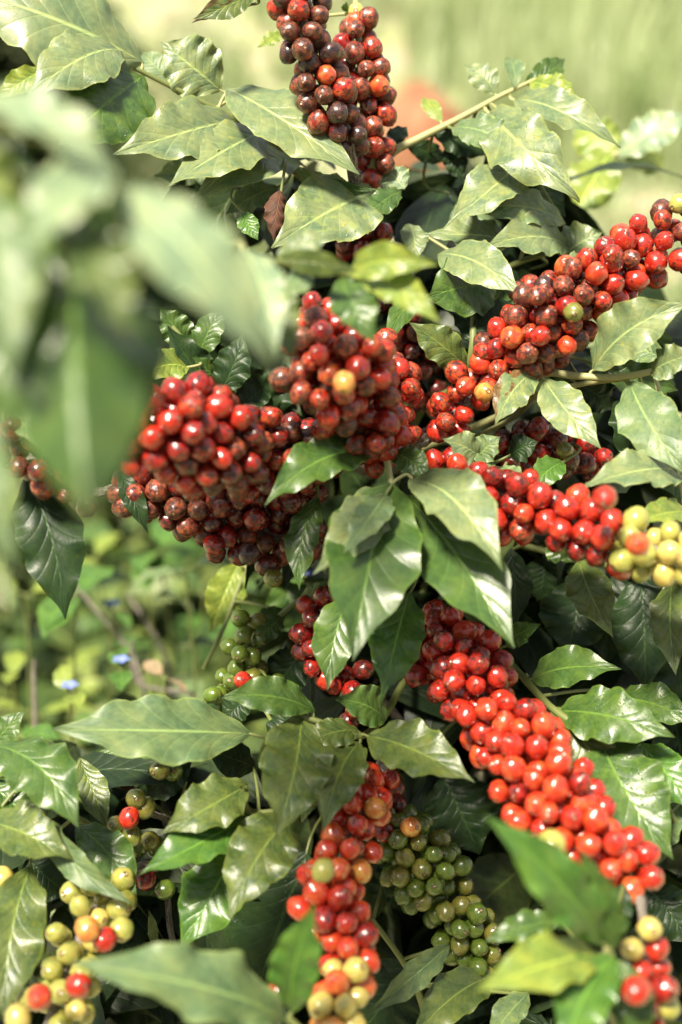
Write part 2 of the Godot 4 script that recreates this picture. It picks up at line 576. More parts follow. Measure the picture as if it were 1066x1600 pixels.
# cherries crowded round a branch. rows: x, y, distance, half width seen; mix: kind, weight, ...; tail: the mix of the last stretch, from the share tail_from on
func cluster(twig: MeshInstance3D, s: Node3D, rows: Array, mix: Array, size := 1.0, fill := 0.60, tail := [], tail_from := 2.0) -> void:
	var dia := 0.0153 * size
	var line := smooth(path(rows), 8)
	var rad := PackedFloat32Array()
	for i in line.size():
		var f := float(i) / 8.0
		var k := mini(int(f), rows.size() - 2)
		rad.append(lerpf(rows[k][3], rows[k + 1][3], f - k) / FOCAL * rows[k][2])
	var volume := 0.0
	for i in line.size() - 1:
		volume += PI * rad[i] * rad[i] * line[i].distance_to(line[i + 1])
	var count := maxi(2, int(fill * 0.88 * volume / (PI / 6.0 * dia * dia * dia)))
	var pos := []
	for k in count:
		var i := rng.randi() % line.size()
		var out := Vector3(rng.randfn(), rng.randfn(), rng.randfn()).normalized()
		pos.append([line[i] + out * rad[i] * sqrt(rng.randf()) * 0.9, 0])
	for step in 70:
		for c in pos:
			var bi := 0
			var bd := 1e9
			for i in line.size():
				var dd: float = line[i].distance_squared_to(c[0])
				if dd < bd:
					bd = dd
					bi = i
			c[1] = bi
			var off: Vector3 = c[0] - line[bi]
			var l := maxf(off.length(), 1e-6)
			var bump := wobble.get_noise_3d(c[0].x * 42.0, c[0].y * 42.0, c[0].z * 42.0)
			var most := maxf((rad[bi] - dia * 0.5) * (1.0 + 0.55 * bump), dia * 0.55)
			if l > most:
				c[0] = line[bi] + off / l * lerpf(l, most, 0.7)
			elif l < dia * 0.55:
				c[0] = line[bi] + off / l * lerpf(l, dia * 0.55, 0.5)
		pos.sort_custom(func(a, b): return a[0].x < b[0].x)
		var moved := false
		for i in pos.size():
			for j in range(i + 1, pos.size()):
				var d: Vector3 = pos[j][0] - pos[i][0]
				if d.x > dia:
					break
				var l := d.length()
				if l < dia * 0.985:
					moved = true
					var push := d / maxf(l, 1e-6) * (dia * 0.985 - l) * 0.5
					pos[i][0] -= push
					pos[j][0] += push
		if not moved:
			break
	for c in pos:
		var bi: int = c[1]
		var f := float(bi) / maxf(1.0, line.size() - 1)
		var along := (line[mini(bi + 1, line.size() - 1)] - line[maxi(bi - 1, 0)]).normalized()
		var out: Vector3 = (c[0] - line[bi]).normalized()
		var axis := (out + along * rng.randf_range(-0.2, 0.7) + Vector3(rng.randfn(), rng.randfn(), rng.randfn()) * 0.35).normalized()
		var scale := dia * 0.5 * rng.randf_range(0.84, 1.10)
		var kind := pick(tail if f > tail_from + rng.randfn() * 0.04 else mix)
		shrub_data[s].cherries.append({"at": c[0], "axis": axis, "scale": scale, "kind": kind, "twig": twig, "front": (c[0] - line[bi]).dot((EYE - c[0]).normalized()) / maxf(rad[bi], 0.01)})

# a single cherry
func cherry(twig: MeshInstance3D, s: Node3D, px: float, py: float, d: float, kind: String, size := 1.0) -> void:
	shrub_data[s].cherries.append({"at": at(px, py, d), "axis": Vector3(rng.randfn() * 0.5, rng.randfn() * 0.5, 1.0).normalized(), "scale": 0.00765 * size, "kind": kind, "twig": twig, "front": 9.0})

func cherry_pose(c: Dictionary) -> Transform3D:
	var y: Vector3 = c.axis
	var x := y.cross(Vector3(0.3, 0.5, 0.81)).normalized()
	var z := x.cross(y)
	var turn := Basis(y, float(c.get("turn", 0.0)))
	var k: float = c.scale
	return Transform3D(Basis(turn * x * k * 0.985, y * k * 1.10, turn * z * k * 0.985), c.at)

# the cherries that face the viewer are objects of their own, up to about 300 a shrub; those behind them are one part
func set_cherries(s: Node3D) -> void:
	var all: Array = shrub_data[s].cherries
	all.sort_custom(func(a, b): return a.front > b.front)
	var rest := {}
	for k in all.size():
		var c: Dictionary = all[k]
		c["turn"] = rng.randf() * TAU
		var pose := cherry_pose(c)
		pose.origin -= s.position
		if k < MOST_SINGLE:
			var o := part("cherry", cherry_meshes[rng.randi() % cherry_meshes.size()], c.twig, cherry_mats[c.kind])
			o.transform = pose
		else:
			if not rest.has(c.kind):
				rest[c.kind] = []
			rest[c.kind].append(pose)
	if rest.is_empty():
		return
	var m := ArrayMesh.new()
	for kind in rest:
		var st := SurfaceTool.new()
		st.begin(Mesh.PRIMITIVE_TRIANGLES)
		for pose in rest[kind]:
			st.append_from(cherry_meshes[0], 0, pose)
		st.set_material(cherry_mats[kind])
		st.commit(m)
	part("cherries", m, s, null, "", "stuff")

# the inner leaves of a shrub, too many and too dark to tell apart. boxes: x0, y0, x1, y1, near, far, count
func inner_leaves(s: Node3D, boxes: Array) -> void:
	var poses := []
	var tints := []
	for box in boxes:
		for k in box[6]:
			var p := at(rng.randf_range(box[0], box[2]), rng.randf_range(box[1], box[3]), rng.randf_range(box[4], box[5]))
			var a := rng.randf() * TAU
			var dir := Vector3(cos(a), rng.randf_range(-1.1, 0.1), sin(a)).normalized()
			var n := (Vector3.UP + Vector3(rng.randfn(), rng.randfn(), rng.randfn()) * 0.45)
			n = (n - dir * n.dot(dir)).normalized()
			var l := rng.randf_range(0.07, 0.13)
			poses.append(Transform3D(Basis(dir.cross(n) * l * rng.randf_range(0.9, 1.2), n * l, -dir * l), p - s.position))
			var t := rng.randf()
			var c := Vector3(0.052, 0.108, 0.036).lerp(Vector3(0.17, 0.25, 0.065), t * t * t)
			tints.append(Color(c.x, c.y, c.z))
	var mm := MultiMesh.new()
	mm.transform_format = MultiMesh.TRANSFORM_3D
	mm.use_colors = true
	mm.mesh = fill_leaf
	mm.instance_count = poses.size()
	for k in poses.size():
		mm.set_instance_transform(k, poses[k])
		mm.set_instance_color(k, tints[k])
	var o := MultiMeshInstance3D.new()
	o.name = "foliage"
	o.multimesh = mm
	s.add_child(o)
	o.set_meta("kind", "stuff")

# ---------------------------------------------------------------- the shrubs
func build_upper_shrub() -> void:
	var s := shrub("tall coffee shrub with two upright branches of dark red cherries at its top", [[600, 900, 1.22], [590, 600, 1.16], [575, 430, 1.12]])
	var b := branch(s, "upright branch packed with dark maroon and brown cherries", [[560, 330, 1.06], [545, 230, 1.0], [520, 160, 0.985], [492, 100, 0.98], [476, 50, 0.975], [462, -30, 0.975]], 0.005, 0.003, bark)
	cluster(b, s, [[462, -35, 0.975, 46], [476, 50, 0.975, 52], [492, 100, 0.98, 54], [515, 165, 0.985, 46], [545, 215, 1.0, 34]], ["brown", 4, "russet", 3, "black", 1.6, "scurfy", 2, "deep", 1, "orange", 0.25], 1.0, 0.62)
	b = branch(s, "upright branch of red and brown cherries with a pale tip", [[580, 400, 1.08], [588, 300, 1.05], [577, 220, 1.04], [568, 150, 1.035], [562, 80, 1.03], [557, 20, 1.03], [556, -20, 1.03]], 0.005, 0.002, stem_pale)
	cluster(b, s, [[561, 52, 1.03, 36], [564, 90, 1.03, 44], [570, 150, 1.035, 45], [577, 220, 1.04, 44], [590, 285, 1.05, 32]], ["russet", 4, "scurfy", 3, "deep", 2.5, "crimson", 1.5, "black", 0.4, "orange", 0.5], 1.0, 0.62)
	cherry(b, s, 557, 32, 1.03, "orange")
	cherry(b, s, 557, 18, 1.03, "yellow", 0.8)
	cluster(b, s, [[530, 365, 1.06, 36], [565, 385, 1.06, 40], [605, 380, 1.06, 28]], ["crimson", 3, "scurfy", 2, "deep", 3, "russet", 1], 0.95, 0.6)
	leaves(b, [
		[562, 40, 1.04, 592, 30, 1.03, 16, 20, 0.1, "d"], [548, 20, 1.04, 540, 6, 1.02, 10, 20, 0.1, "g"], [440, 50, 1.06, 402, 75, 1.05, 18, 30, 0.1, "y"],
		[608, 235, 1.06, 637, 198, 1.07, 26, 20, 0.1, "d"],
	])
	var a := branch(s, "leafy twig with pale green leaves above the cherries on the left", [[560, 340, 1.10], [500, 300, 1.07], [455, 262, 1.05], [430, 228, 1.04], [366, 186, 1.03], [300, 152, 1.02], [230, 116, 1.01], [165, 84, 1.0]], 0.0035, 0.0016, stem_green)
	leaves(a, [
		[225, 98, 1.01, -60, -15, 0.97, 118, 34, 0.10, "p", {"wave": 0.08, "fold": 0.1}],
		[190, 78, 1.0, 40, 154, 0.94, 78, 30, 0.12, "p"],
		[70, 108, 1.05, -8, 158, 1.04, 34, 20, 0.08, "y"],
		[224, 118, 1.01, 92, 228, 0.95, 118, 12, 0.08, "m", {"skin": 3, "fold": 0.12}],
		[346, 142, 1.03, 250, 66, 1.02, 84, 15, 0.10, "p", {"wave": 0.12}],
		[268, 126, 1.05, 222, 82, 1.06, 40, 20, 0.08, "u"],
		[366, 188, 1.03, 177, 242, 0.96, 82, 28, 0.10, "p", {"skin": 1}],
		[414, 204, 1.03, 262, 291, 0.96, 74, 30, 0.10, "p", {"skin": 2, "sway": -0.04}],
		[354, 138, 1.03, 563, 274, 0.98, 80, 34, 0.12, "p", {"skin": 1, "sway": 0.05, "fold": 0.08, "wave": 0.1}],
		[424, 212, 1.05, 502, 252, 1.06, 44, 25, 0.08, "c"],
		[478, 262, 1.05, 298, 318, 0.98, 58, 36, 0.10, "p", {"skin": 1, "wave": 0.14}],
		[452, 256, 1.04, 594, 296, 1.0, 24, -30, 0.08, "m", {"under": true}],
		[594, 300, 1.04, 424, 388, 0.965, 98, 30, 0.10, "p", {"skin": 3, "wave": 0.12}],
		[434, 292, 1.05, 352, 336, 1.03, 36, 15, 0.06, "u"],
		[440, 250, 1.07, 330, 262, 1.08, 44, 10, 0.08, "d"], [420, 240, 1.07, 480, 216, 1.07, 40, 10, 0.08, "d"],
		[440, 296, 1.0, 428, 378, 0.99, 30, 10, 0.10, "b", {"label": "dry brown curled leaf", "wave": 0.3, "skin": 0, "curl": 0.6}],
		[380, 330, 1.0, 404, 376, 0.99, 28, 10, 0.08, "g"],
		[628, 298, 1.03, 560, 350, 1.0, 34, 15, 0.10, "m"],
		[632, 296, 1.04, 602, 262, 1.05, 38, 20, 0.08, "c"],
		[340, 250, 1.08, 240, 275, 1.08, 40, 10, 0.08, "u"], [330, 300, 1.08, 250, 320, 1.08, 40, 10, 0.08, "d"],
	])
	var dry := branch(s, "bare tip carrying a withered brown leaf", [[470, -60, 0.98], [440, -62, 0.98], [412, -40, 0.98], [398, -14, 0.985]], 0.0016, 0.001, stem_green, false)
	leaves(dry, [
		[398, -14, 0.99, 302, 30, 0.97, 36, 20, 0.1, "o", {"skin": 4}],
		[396, 6, 0.99, 300, 36, 0.975, 20, 10, 0.1, "b", {"label": "withered brown leaf edge", "wave": 0.3, "curl": 0.5}],
	])
	var r := branch(s, "leafy twig reaching up beside the upright cherries on the right", [[590, 300, 1.08], [608, 244, 1.06], [660, 214, 1.06], [720, 184, 1.065], [780, 151, 1.07], [836, 124, 1.075], [862, 108, 1.08]], 0.0042, 0.0009, stem_pale)
	leaves(r, [
		[776, 150, 1.07, 726, 102, 1.08, 36, 25, 0.10, "p"], [818, 134, 1.075, 882, 92, 1.09, 34, 10, 0.10, "m"],
		[828, 128, 1.075, 905, 165, 1.05, 36, 30, 0.10, "y"], [804, 140, 1.07, 790, 92, 1.10, 26, 20, 0.1, "u"],
		[804, 156, 1.07, 970, 232, 1.02, 50, 36, 0.14, "p", {"wave": 0.14, "sway": 0.06}],
		[764, 176, 1.065, 906, 314, 1.0, 84, 18, 0.12, "p", {"skin": 3, "fold": 0.3, "fold2": 0.05, "sway": 0.06}],
		[706, 200, 1.06, 818, 244, 1.03, 46, 34, 0.12, "u"], [676, 208, 1.07, 772, 240, 1.08, 40, 12, 0.08, "d"],
		[700, 222, 1.08, 722, 284, 1.08, 34, 8, 0.06, "d"], [690, 192, 1.07, 660, 152, 1.09, 22, 20, 0.08, "y"],
		[824, 248, 1.06, 698, 354, 1.01, 64, 28, 0.10, "p", {"skin": 3}],
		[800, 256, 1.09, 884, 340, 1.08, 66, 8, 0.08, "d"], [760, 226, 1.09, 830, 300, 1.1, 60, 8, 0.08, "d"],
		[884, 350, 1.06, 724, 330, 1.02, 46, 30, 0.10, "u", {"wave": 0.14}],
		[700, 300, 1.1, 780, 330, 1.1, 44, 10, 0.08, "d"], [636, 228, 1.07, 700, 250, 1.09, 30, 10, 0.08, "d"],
	])
	var far := branch(s, "pale leafy shoot behind with yellow-green leaves", [[760, 420, 1.28], [850, 310, 1.27], [906, 274, 1.26], [965, 240, 1.25]], 0.005, 0.003, stem_pale)
	leaves(far, [
		[962, 246, 1.25, 1080, 178, 1.24, 52, 30, 0.10, "c"], [952, 236, 1.25, 888, 348, 1.22, 70, 10, 0.08, "y"],
		[966, 236, 1.25, 900, 196, 1.28, 60, 20, 0.08, "y"], [960, 240, 1.25, 1040, 250, 1.3, 40, 25, 0.08, "y"],
	])
	inner_leaves(s, [[330, 250, 600, 420, 1.09, 1.2, 40], [600, 260, 900, 400, 1.12, 1.25, 40], [430, 380, 660, 560, 1.1, 1.25, 50]])
	set_cherries(s)

func build_main_shrub() -> void:
	var s := shrub("broad coffee shrub with crowded red cherry branches and a bare grey stem", [[660, 1150, 1.2], [635, 900, 1.17], [622, 740, 1.13], [615, 600, 1.12]])
	# the branch to the right, in sharpest focus
	var b := branch(s, "sharp branch of scurfy red cherries with bare grey bark", [[640, 702, 1.02], [690, 664, 1.005], [730, 630, 1.0], [780, 586, 0.995], [850, 505, 0.995], [940, 432, 1.0], [1010, 392, 1.0], [1090, 355, 1.0]], 0.0065, 0.003, bark)
	cluster(b, s, [[775, 575, 0.985, 40], [815, 535, 0.985, 66], [850, 508, 0.985, 80], [890, 475, 0.985, 66], [940, 436, 0.99, 56], [1010, 395, 0.995, 62], [1090, 358, 1.0, 62]], ["scurfy", 4, "russet", 4, "red", 2, "crimson", 1.5, "brown", 1, "orange", 0.8, "scarlet", 0.8, "black", 0.2], 1.0, 0.60)
	cluster(b, s, [[690, 660, 1.0, 38], [715, 632, 0.99, 54], [745, 600, 0.985, 46], [775, 555, 0.985, 42]], ["red", 4, "scurfy", 4, "crimson", 2, "scarlet", 1], 1.02, 0.5)
	for c in [[757, 613, 0.962, "amber"], [896, 488, 0.955, "olive"], [958, 398, 0.965, "scurfy"], [1062, 318, 0.99, "lime"], [839, 462, 0.955, "russet"]]:
		cherry(b, s, c[0], c[1], c[2], c[3], 0.92)
	# the middle bunch
	b = branch(s, "bunch of red cherries in the middle, its near side out of focus", [[600, 690, 1.04], [575, 640, 1.0], [545, 560, 0.97], [515, 490, 0.94]], 0.005, 0.003, bark)
	cluster(b, s, [[495, 500, 0.90, 44], [520, 560, 0.90, 88], [560, 630, 0.93, 84], [590, 690, 0.97, 54]], ["crimson", 4, "red", 3, "scurfy", 3, "russet", 2, "orange", 0.4, "brown", 1], 1.0, 0.60)
	cluster(b, s, [[600, 545, 0.99, 40], [615, 610, 0.985, 50], [612, 680, 0.99, 44]], ["red", 4, "scurfy", 4, "russet", 2, "crimson", 1], 1.0, 0.58)
	cluster(b, s, [[600, 490, 1.06, 34], [650, 540, 1.07, 44], [665, 610, 1.08, 30]], ["deep", 4, "crimson", 1, "brown", 1], 1.0, 0.55)
	cherry(b, s, 538, 598, 0.84, "amber", 0.9)
	cherry(b, s, 468, 437, 0.86, "orange", 0.85)
	# the branch to the left
	b = branch(s, "heavy branch of crimson cherries reaching left over the weeds", [[540, 720, 1.06], [470, 715, 1.0], [400, 690, 0.95], [330, 672, 0.91], [260, 670, 0.88], [200, 700, 0.87]], 0.006, 0.003, bark)
	cluster(b, s, [[205, 690, 0.865, 40], [255, 665, 0.87, 74], [320, 685, 0.895, 92], [390, 705, 0.93, 92], [450, 715, 0.96, 76], [505, 700, 0.99, 44]], ["crimson", 4, "red", 3, "deep", 1, "scurfy", 1], 1.02, 0.60, ["russet", 3, "crimson", 2, "deep", 3, "brown", 2.5, "scurfy", 1.5], 0.40)
	b = branch(s, "shaded branch of maroon cherries hanging under the crimson one", [[560, 830, 1.08], [470, 840, 1.02], [380, 825, 1.0], [290, 785, 0.985], [210, 760, 0.98], [140, 770, 0.98], [60, 730, 0.97], [-20, 650, 0.97]], 0.006, 0.003, bark)
	cluster(b, s, [[465, 845, 1.01, 66], [420, 830, 1.0, 74], [350, 805, 0.99, 68], [285, 785, 0.98, 60], [215, 765, 0.975, 40]], ["deep", 5, "brown", 3, "crimson", 2, "russet", 1.5, "black", 0.6], 1.02, 0.56)
	cluster(b, s, [[470, 770, 1.0, 46], [430, 760, 0.98, 50], [370, 760, 0.97, 36]], ["deep", 5, "brown", 3, "crimson", 2], 1.0, 0.56)
	cluster(b, s, [[175, 770, 0.98, 30], [145, 785, 0.98, 24]], ["deep", 3, "brown", 3], 1.0, 0.5)
	cluster(b, s, [[100, 750, 0.93, 34], [55, 715, 0.92, 52], [5, 660, 0.92, 54]], ["deep", 5, "brown", 4, "russet", 2], 1.0, 0.58)
	cherry(b, s, 389, 865, 0.965, "black")
	cherry(b, s, 335, 852, 0.975, "crimson")
	cherry(b, s, 427, 903, 0.99, "olive", 0.9)
	leaves(b, [[186, 735, 0.97, 232, 834, 0.96, 30, 10, 0.1, "d"]])
	# the branch to the right and down, ending in unripe fruit
	b = branch(s, "branch of glossy red cherries ending in unripe yellow-green fruit", [[650, 730, 1.04], [700, 745, 0.98], [760, 765, 0.95], [850, 800, 0.93], [930, 825, 0.91], [1000, 855, 0.89], [1090, 880, 0.87]], 0.005, 0.003, bark)
	cluster(b, s, [[690, 735, 0.97, 30], [740, 765, 0.945, 44], [800, 790, 0.93, 60], [870, 808, 0.915, 62], [930, 828, 0.90, 58], [985, 850, 0.89, 52], [1040, 868, 0.88, 50], [1090, 880, 0.87, 50]], ["red", 5, "crimson", 3, "scarlet", 1.5, "scurfy", 0.5], 1.0, 0.60, ["yellow", 4, "lime", 5, "orange", 0.4], 0.66)
	cherry(b, s, 997, 850, 0.84, "orange", 0.95)
	cherry(b, s, 945, 778, 0.85, "red")
	b = branch(s, "shaded bunch of deep red cherries behind the small curled leaves", [[680, 690, 1.1], [780, 705, 1.05], [860, 690, 1.04], [940, 715, 1.04]], 0.005, 0.003, bark)
	cluster(b, s, [[745, 720, 1.03, 30], [800, 705, 1.02, 44], [860, 695, 1.02, 50], [925, 720, 1.03, 40]], ["deep", 4, "crimson", 5, "scurfy", 1], 1.05, 0.56)
	cherry(b, s, 883, 704, 0.985, "olive", 0.8)
	leaves(b, [
		[752, 716, 0.97, 692, 686, 0.95, 42, 20, 0.10, "p"], [744, 716, 0.97, 782, 682, 0.96, 38, 20, 0.10, "u"],
		[776, 734, 0.965, 822, 778, 0.945, 44, 15, 0.10, "u"], [796, 712, 0.98, 842, 690, 0.97, 38, 15, 0.12, "d"],
		[880, 722, 0.98, 828, 764, 0.96, 40, 12, 0.10, "g"], [760, 712, 0.97, 750, 742, 0.955, 30, 15, 0.08, "u"],
	])
	# leaves over the right branch
	var c := branch(s, "short leafy twig above the sharp cherry branch", [[660, 640, 1.1], [722, 600, 1.04], [738, 545, 1.02], [745, 480, 1.03], [790, 420, 1.05], [880, 390, 1.06], [925, 385, 1.07]], 0.0035, 0.0018, stem_green)
	leaves(c, [
		[802, 376, 1.05, 664, 368, 1.03, 46, 40, 0.10, "p"], [890, 388, 1.06, 756, 388, 1.01, 56, 30, 0.12, "p", {"wave": 0.12}],
		[878, 402, 1.06, 942, 362, 1.05, 52, 30, 0.10, "p"], [684, 398, 1.03, 817, 464, 0.97, 60, 24, 0.10, "p", {"skin": 1}],
		[774, 448, 1.04, 662, 468, 1.0, 84, 16, 0.08, "m", {"skin": 3}], [918, 404, 1.05, 874, 456, 0.98, 42, 14, 0.10, "p"],
		[730, 576, 1.01, 640, 504, 0.99, 50, 14, 0.10, "o"], [738, 520, 1.02, 800, 470, 1.04, 40, 10, 0.06, "d"], [640, 350, 1.06, 650, 410, 1.04, 36, 15, 0.1, "p"],
		[760, 470, 1.06, 850, 440, 1.08, 60, 10, 0.08, "m"], [742, 540, 1.02, 712, 470, 1.05, 34, 10, 0.06, "d"], [830, 420, 1.08, 770, 440, 1.09, 50, 10, 0.08, "d"],
		[668, 460, 1.06, 602, 545, 1.0, 34, 14, 0.10, "m"], [700, 350, 1.08, 780, 330, 1.09, 50, 20, 0.08, "u"],
	])
	var d := branch(s, "pale green side twig with broad leaves at the right edge", [[800, 640, 1.03], [842, 586, 1.0], [905, 588, 0.985], [960, 590, 0.975], [1020, 580, 0.965], [1090, 556, 0.955]], 0.0030, 0.0022, stem_pale)
	leaves(d, [
		[926, 580, 0.98, 1078, 474, 0.94, 74, 22, 0.10, "p", {"skin": 2, "sway": -0.06}],
		[838, 578, 0.985, 774, 664, 0.945, 50, 10, 0.06, "p", {"skin": 4, "fold": 0.1}],
		[850, 592, 0.985, 940, 702, 0.945, 58, 14, 0.10, "p", {"skin": 2, "sway": 0.05}],
		[1018, 582, 0.965, 1090, 552, 0.93, 44, 28, 0.08, "p"], [984, 598, 0.97, 1072, 742, 0.92, 78, 12, 0.08, "u", {"skin": 1, "sway": 0.05}],
		[988, 608, 1.0, 1000, 748, 0.98, 86, 8, 0.08, "d"], [1066, 742, 0.96, 908, 762, 0.91, 58, 36, 0.12, "p"],
		[1030, 700, 1.0, 1075, 790, 0.97, 50, 10, 0.08, "m"], [1075, 802, 0.94, 984, 818, 0.90, 34, 34, 0.08, "y"],
		[850, 618, 1.02, 920, 640, 1.03, 40, 10, 0.06, "m"], [930, 570, 1.02, 1060, 610, 1.02, 50, 20, 0.08, "m"], [1040, 560, 1.0, 960, 530, 1.02, 40, 20, 0.08, "u"],
		[900, 600, 1.03, 960, 640, 1.04, 50, 12, 0.08, "d"],
	])
	b = branch(s, "second pale twig just under the first", [[790, 660, 1.05], [840, 618, 1.01], [910, 600, 1.0], [975, 592, 0.985]], 0.0022, 0.0018, stem_pale)
	# the whorl in the middle
	var e := branch(s, "whorl of broad glossy leaves hanging in the middle", [[606, 650, 1.03], [600, 694, 0.97], [606, 720, 0.95], [612, 760, 0.94]], 0.0032, 0.0020, stem_pale)
	leaves(e, [
		[594, 706, 0.95, 413, 791, 0.90, 62, 24, 0.10, "m", {"sway": 0.08, "fold": 0.18, "skin": 0}],
		[600, 762, 0.945, 489, 898, 0.88, 72, 10, 0.10, "p", {"skin": 1}],
		[611, 756, 0.94, 550, 1034, 0.86, 128, 2, 0.06, "m", {"skin": 0, "fold": 0.22, "wave": 0.06, "sway": 0.02}],
		[644, 750, 0.94, 786, 894, 0.87, 82, 22, 0.12, "p", {"skin": 1, "wave": 0.14}],
		[636, 775, 0.955, 803, 1014, 0.88, 112, 8, 0.08, "m", {"skin": 0, "fold": 0.24, "wave": 0.05}],
		[612, 706, 0.96, 674, 748, 0.94, 40, 14, 0.10, "m"],
		[548, 925, 0.96, 512, 1078, 0.93, 62, -4, 0.06, "m"], [640, 925, 0.96, 598, 1090, 0.92, 74, 4, 0.06, "g", {"skin": 0}],
		[498, 775, 0.97, 468, 922, 0.95, 44, -14, 0.06, "m", {"skin": 0}], [603, 772, 0.925, 536, 866, 0.87, 46, 16, 0.10, "u", {"wave": 0.14}],
		[630, 740, 0.97, 700, 900, 0.98, 60, 8, 0.06, "d"],
	])
	var j := branch(s, "dark leafy shoot between the two left bunches", [[520, 680, 1.12], [420, 660, 1.06], [352, 628, 1.03], [315, 570, 1.02], [270, 510, 1.02]], 0.0032, 0.0018, stem_green)
	leaves(j, [
		[352, 628, 1.03, 262, 508, 1.01, 56, 4, 0.08, "d"], [294, 574, 1.0, 214, 590, 0.97, 46, 24, 0.12, "y", {"wave": 0.2}],
		[340, 620, 1.02, 380, 520, 1.02, 50, 6, 0.08, "d"], [430, 655, 1.05, 372, 566, 1.04, 60, 4, 0.08, "d"], [350, 600, 1.03, 300, 555, 1.01, 34, 10, 0.08, "m"],
		[310, 560, 1.03, 350, 480, 1.03, 40, 12, 0.08, "m"], [300, 540, 1.03, 250, 480, 1.02, 44, 12, 0.08, "m"], [420, 650, 1.07, 440, 560, 1.08, 60, 4, 0.08, "d"],
		[370, 640, 1.03, 420, 600, 1.05, 40, 8, 0.08, "d"], [352, 628, 1.02, 376, 672, 1.0, 34, 8, 0.08, "m"],
	])
	b = branch(s, "green shoot with a backlit leaf under the shaded cherries", [[430, 900, 1.16], [388, 890, 1.12], [350, 980, 1.1], [318, 1045, 1.1]], 0.0022, 0.0016, stem_green)
	leaves(b, [[374, 878, 1.12, 328, 990, 1.1, 52, -10, 0.06, "y"], [440, 950, 1.08, 392, 1004, 1.05, 36, 10, 0.08, "m"], [440, 900, 1.15, 480, 1000, 1.14, 70, 6, 0.06, "m"]])
	inner_leaves(s, [[480, 420, 760, 780, 1.10, 1.34, 150], [680, 480, 1100, 800, 1.09, 1.34, 150], [250, 480, 500, 680, 1.09, 1.25, 60], [480, 780, 1120, 1000, 1.09, 1.4, 200]])
	set_cherries(s)

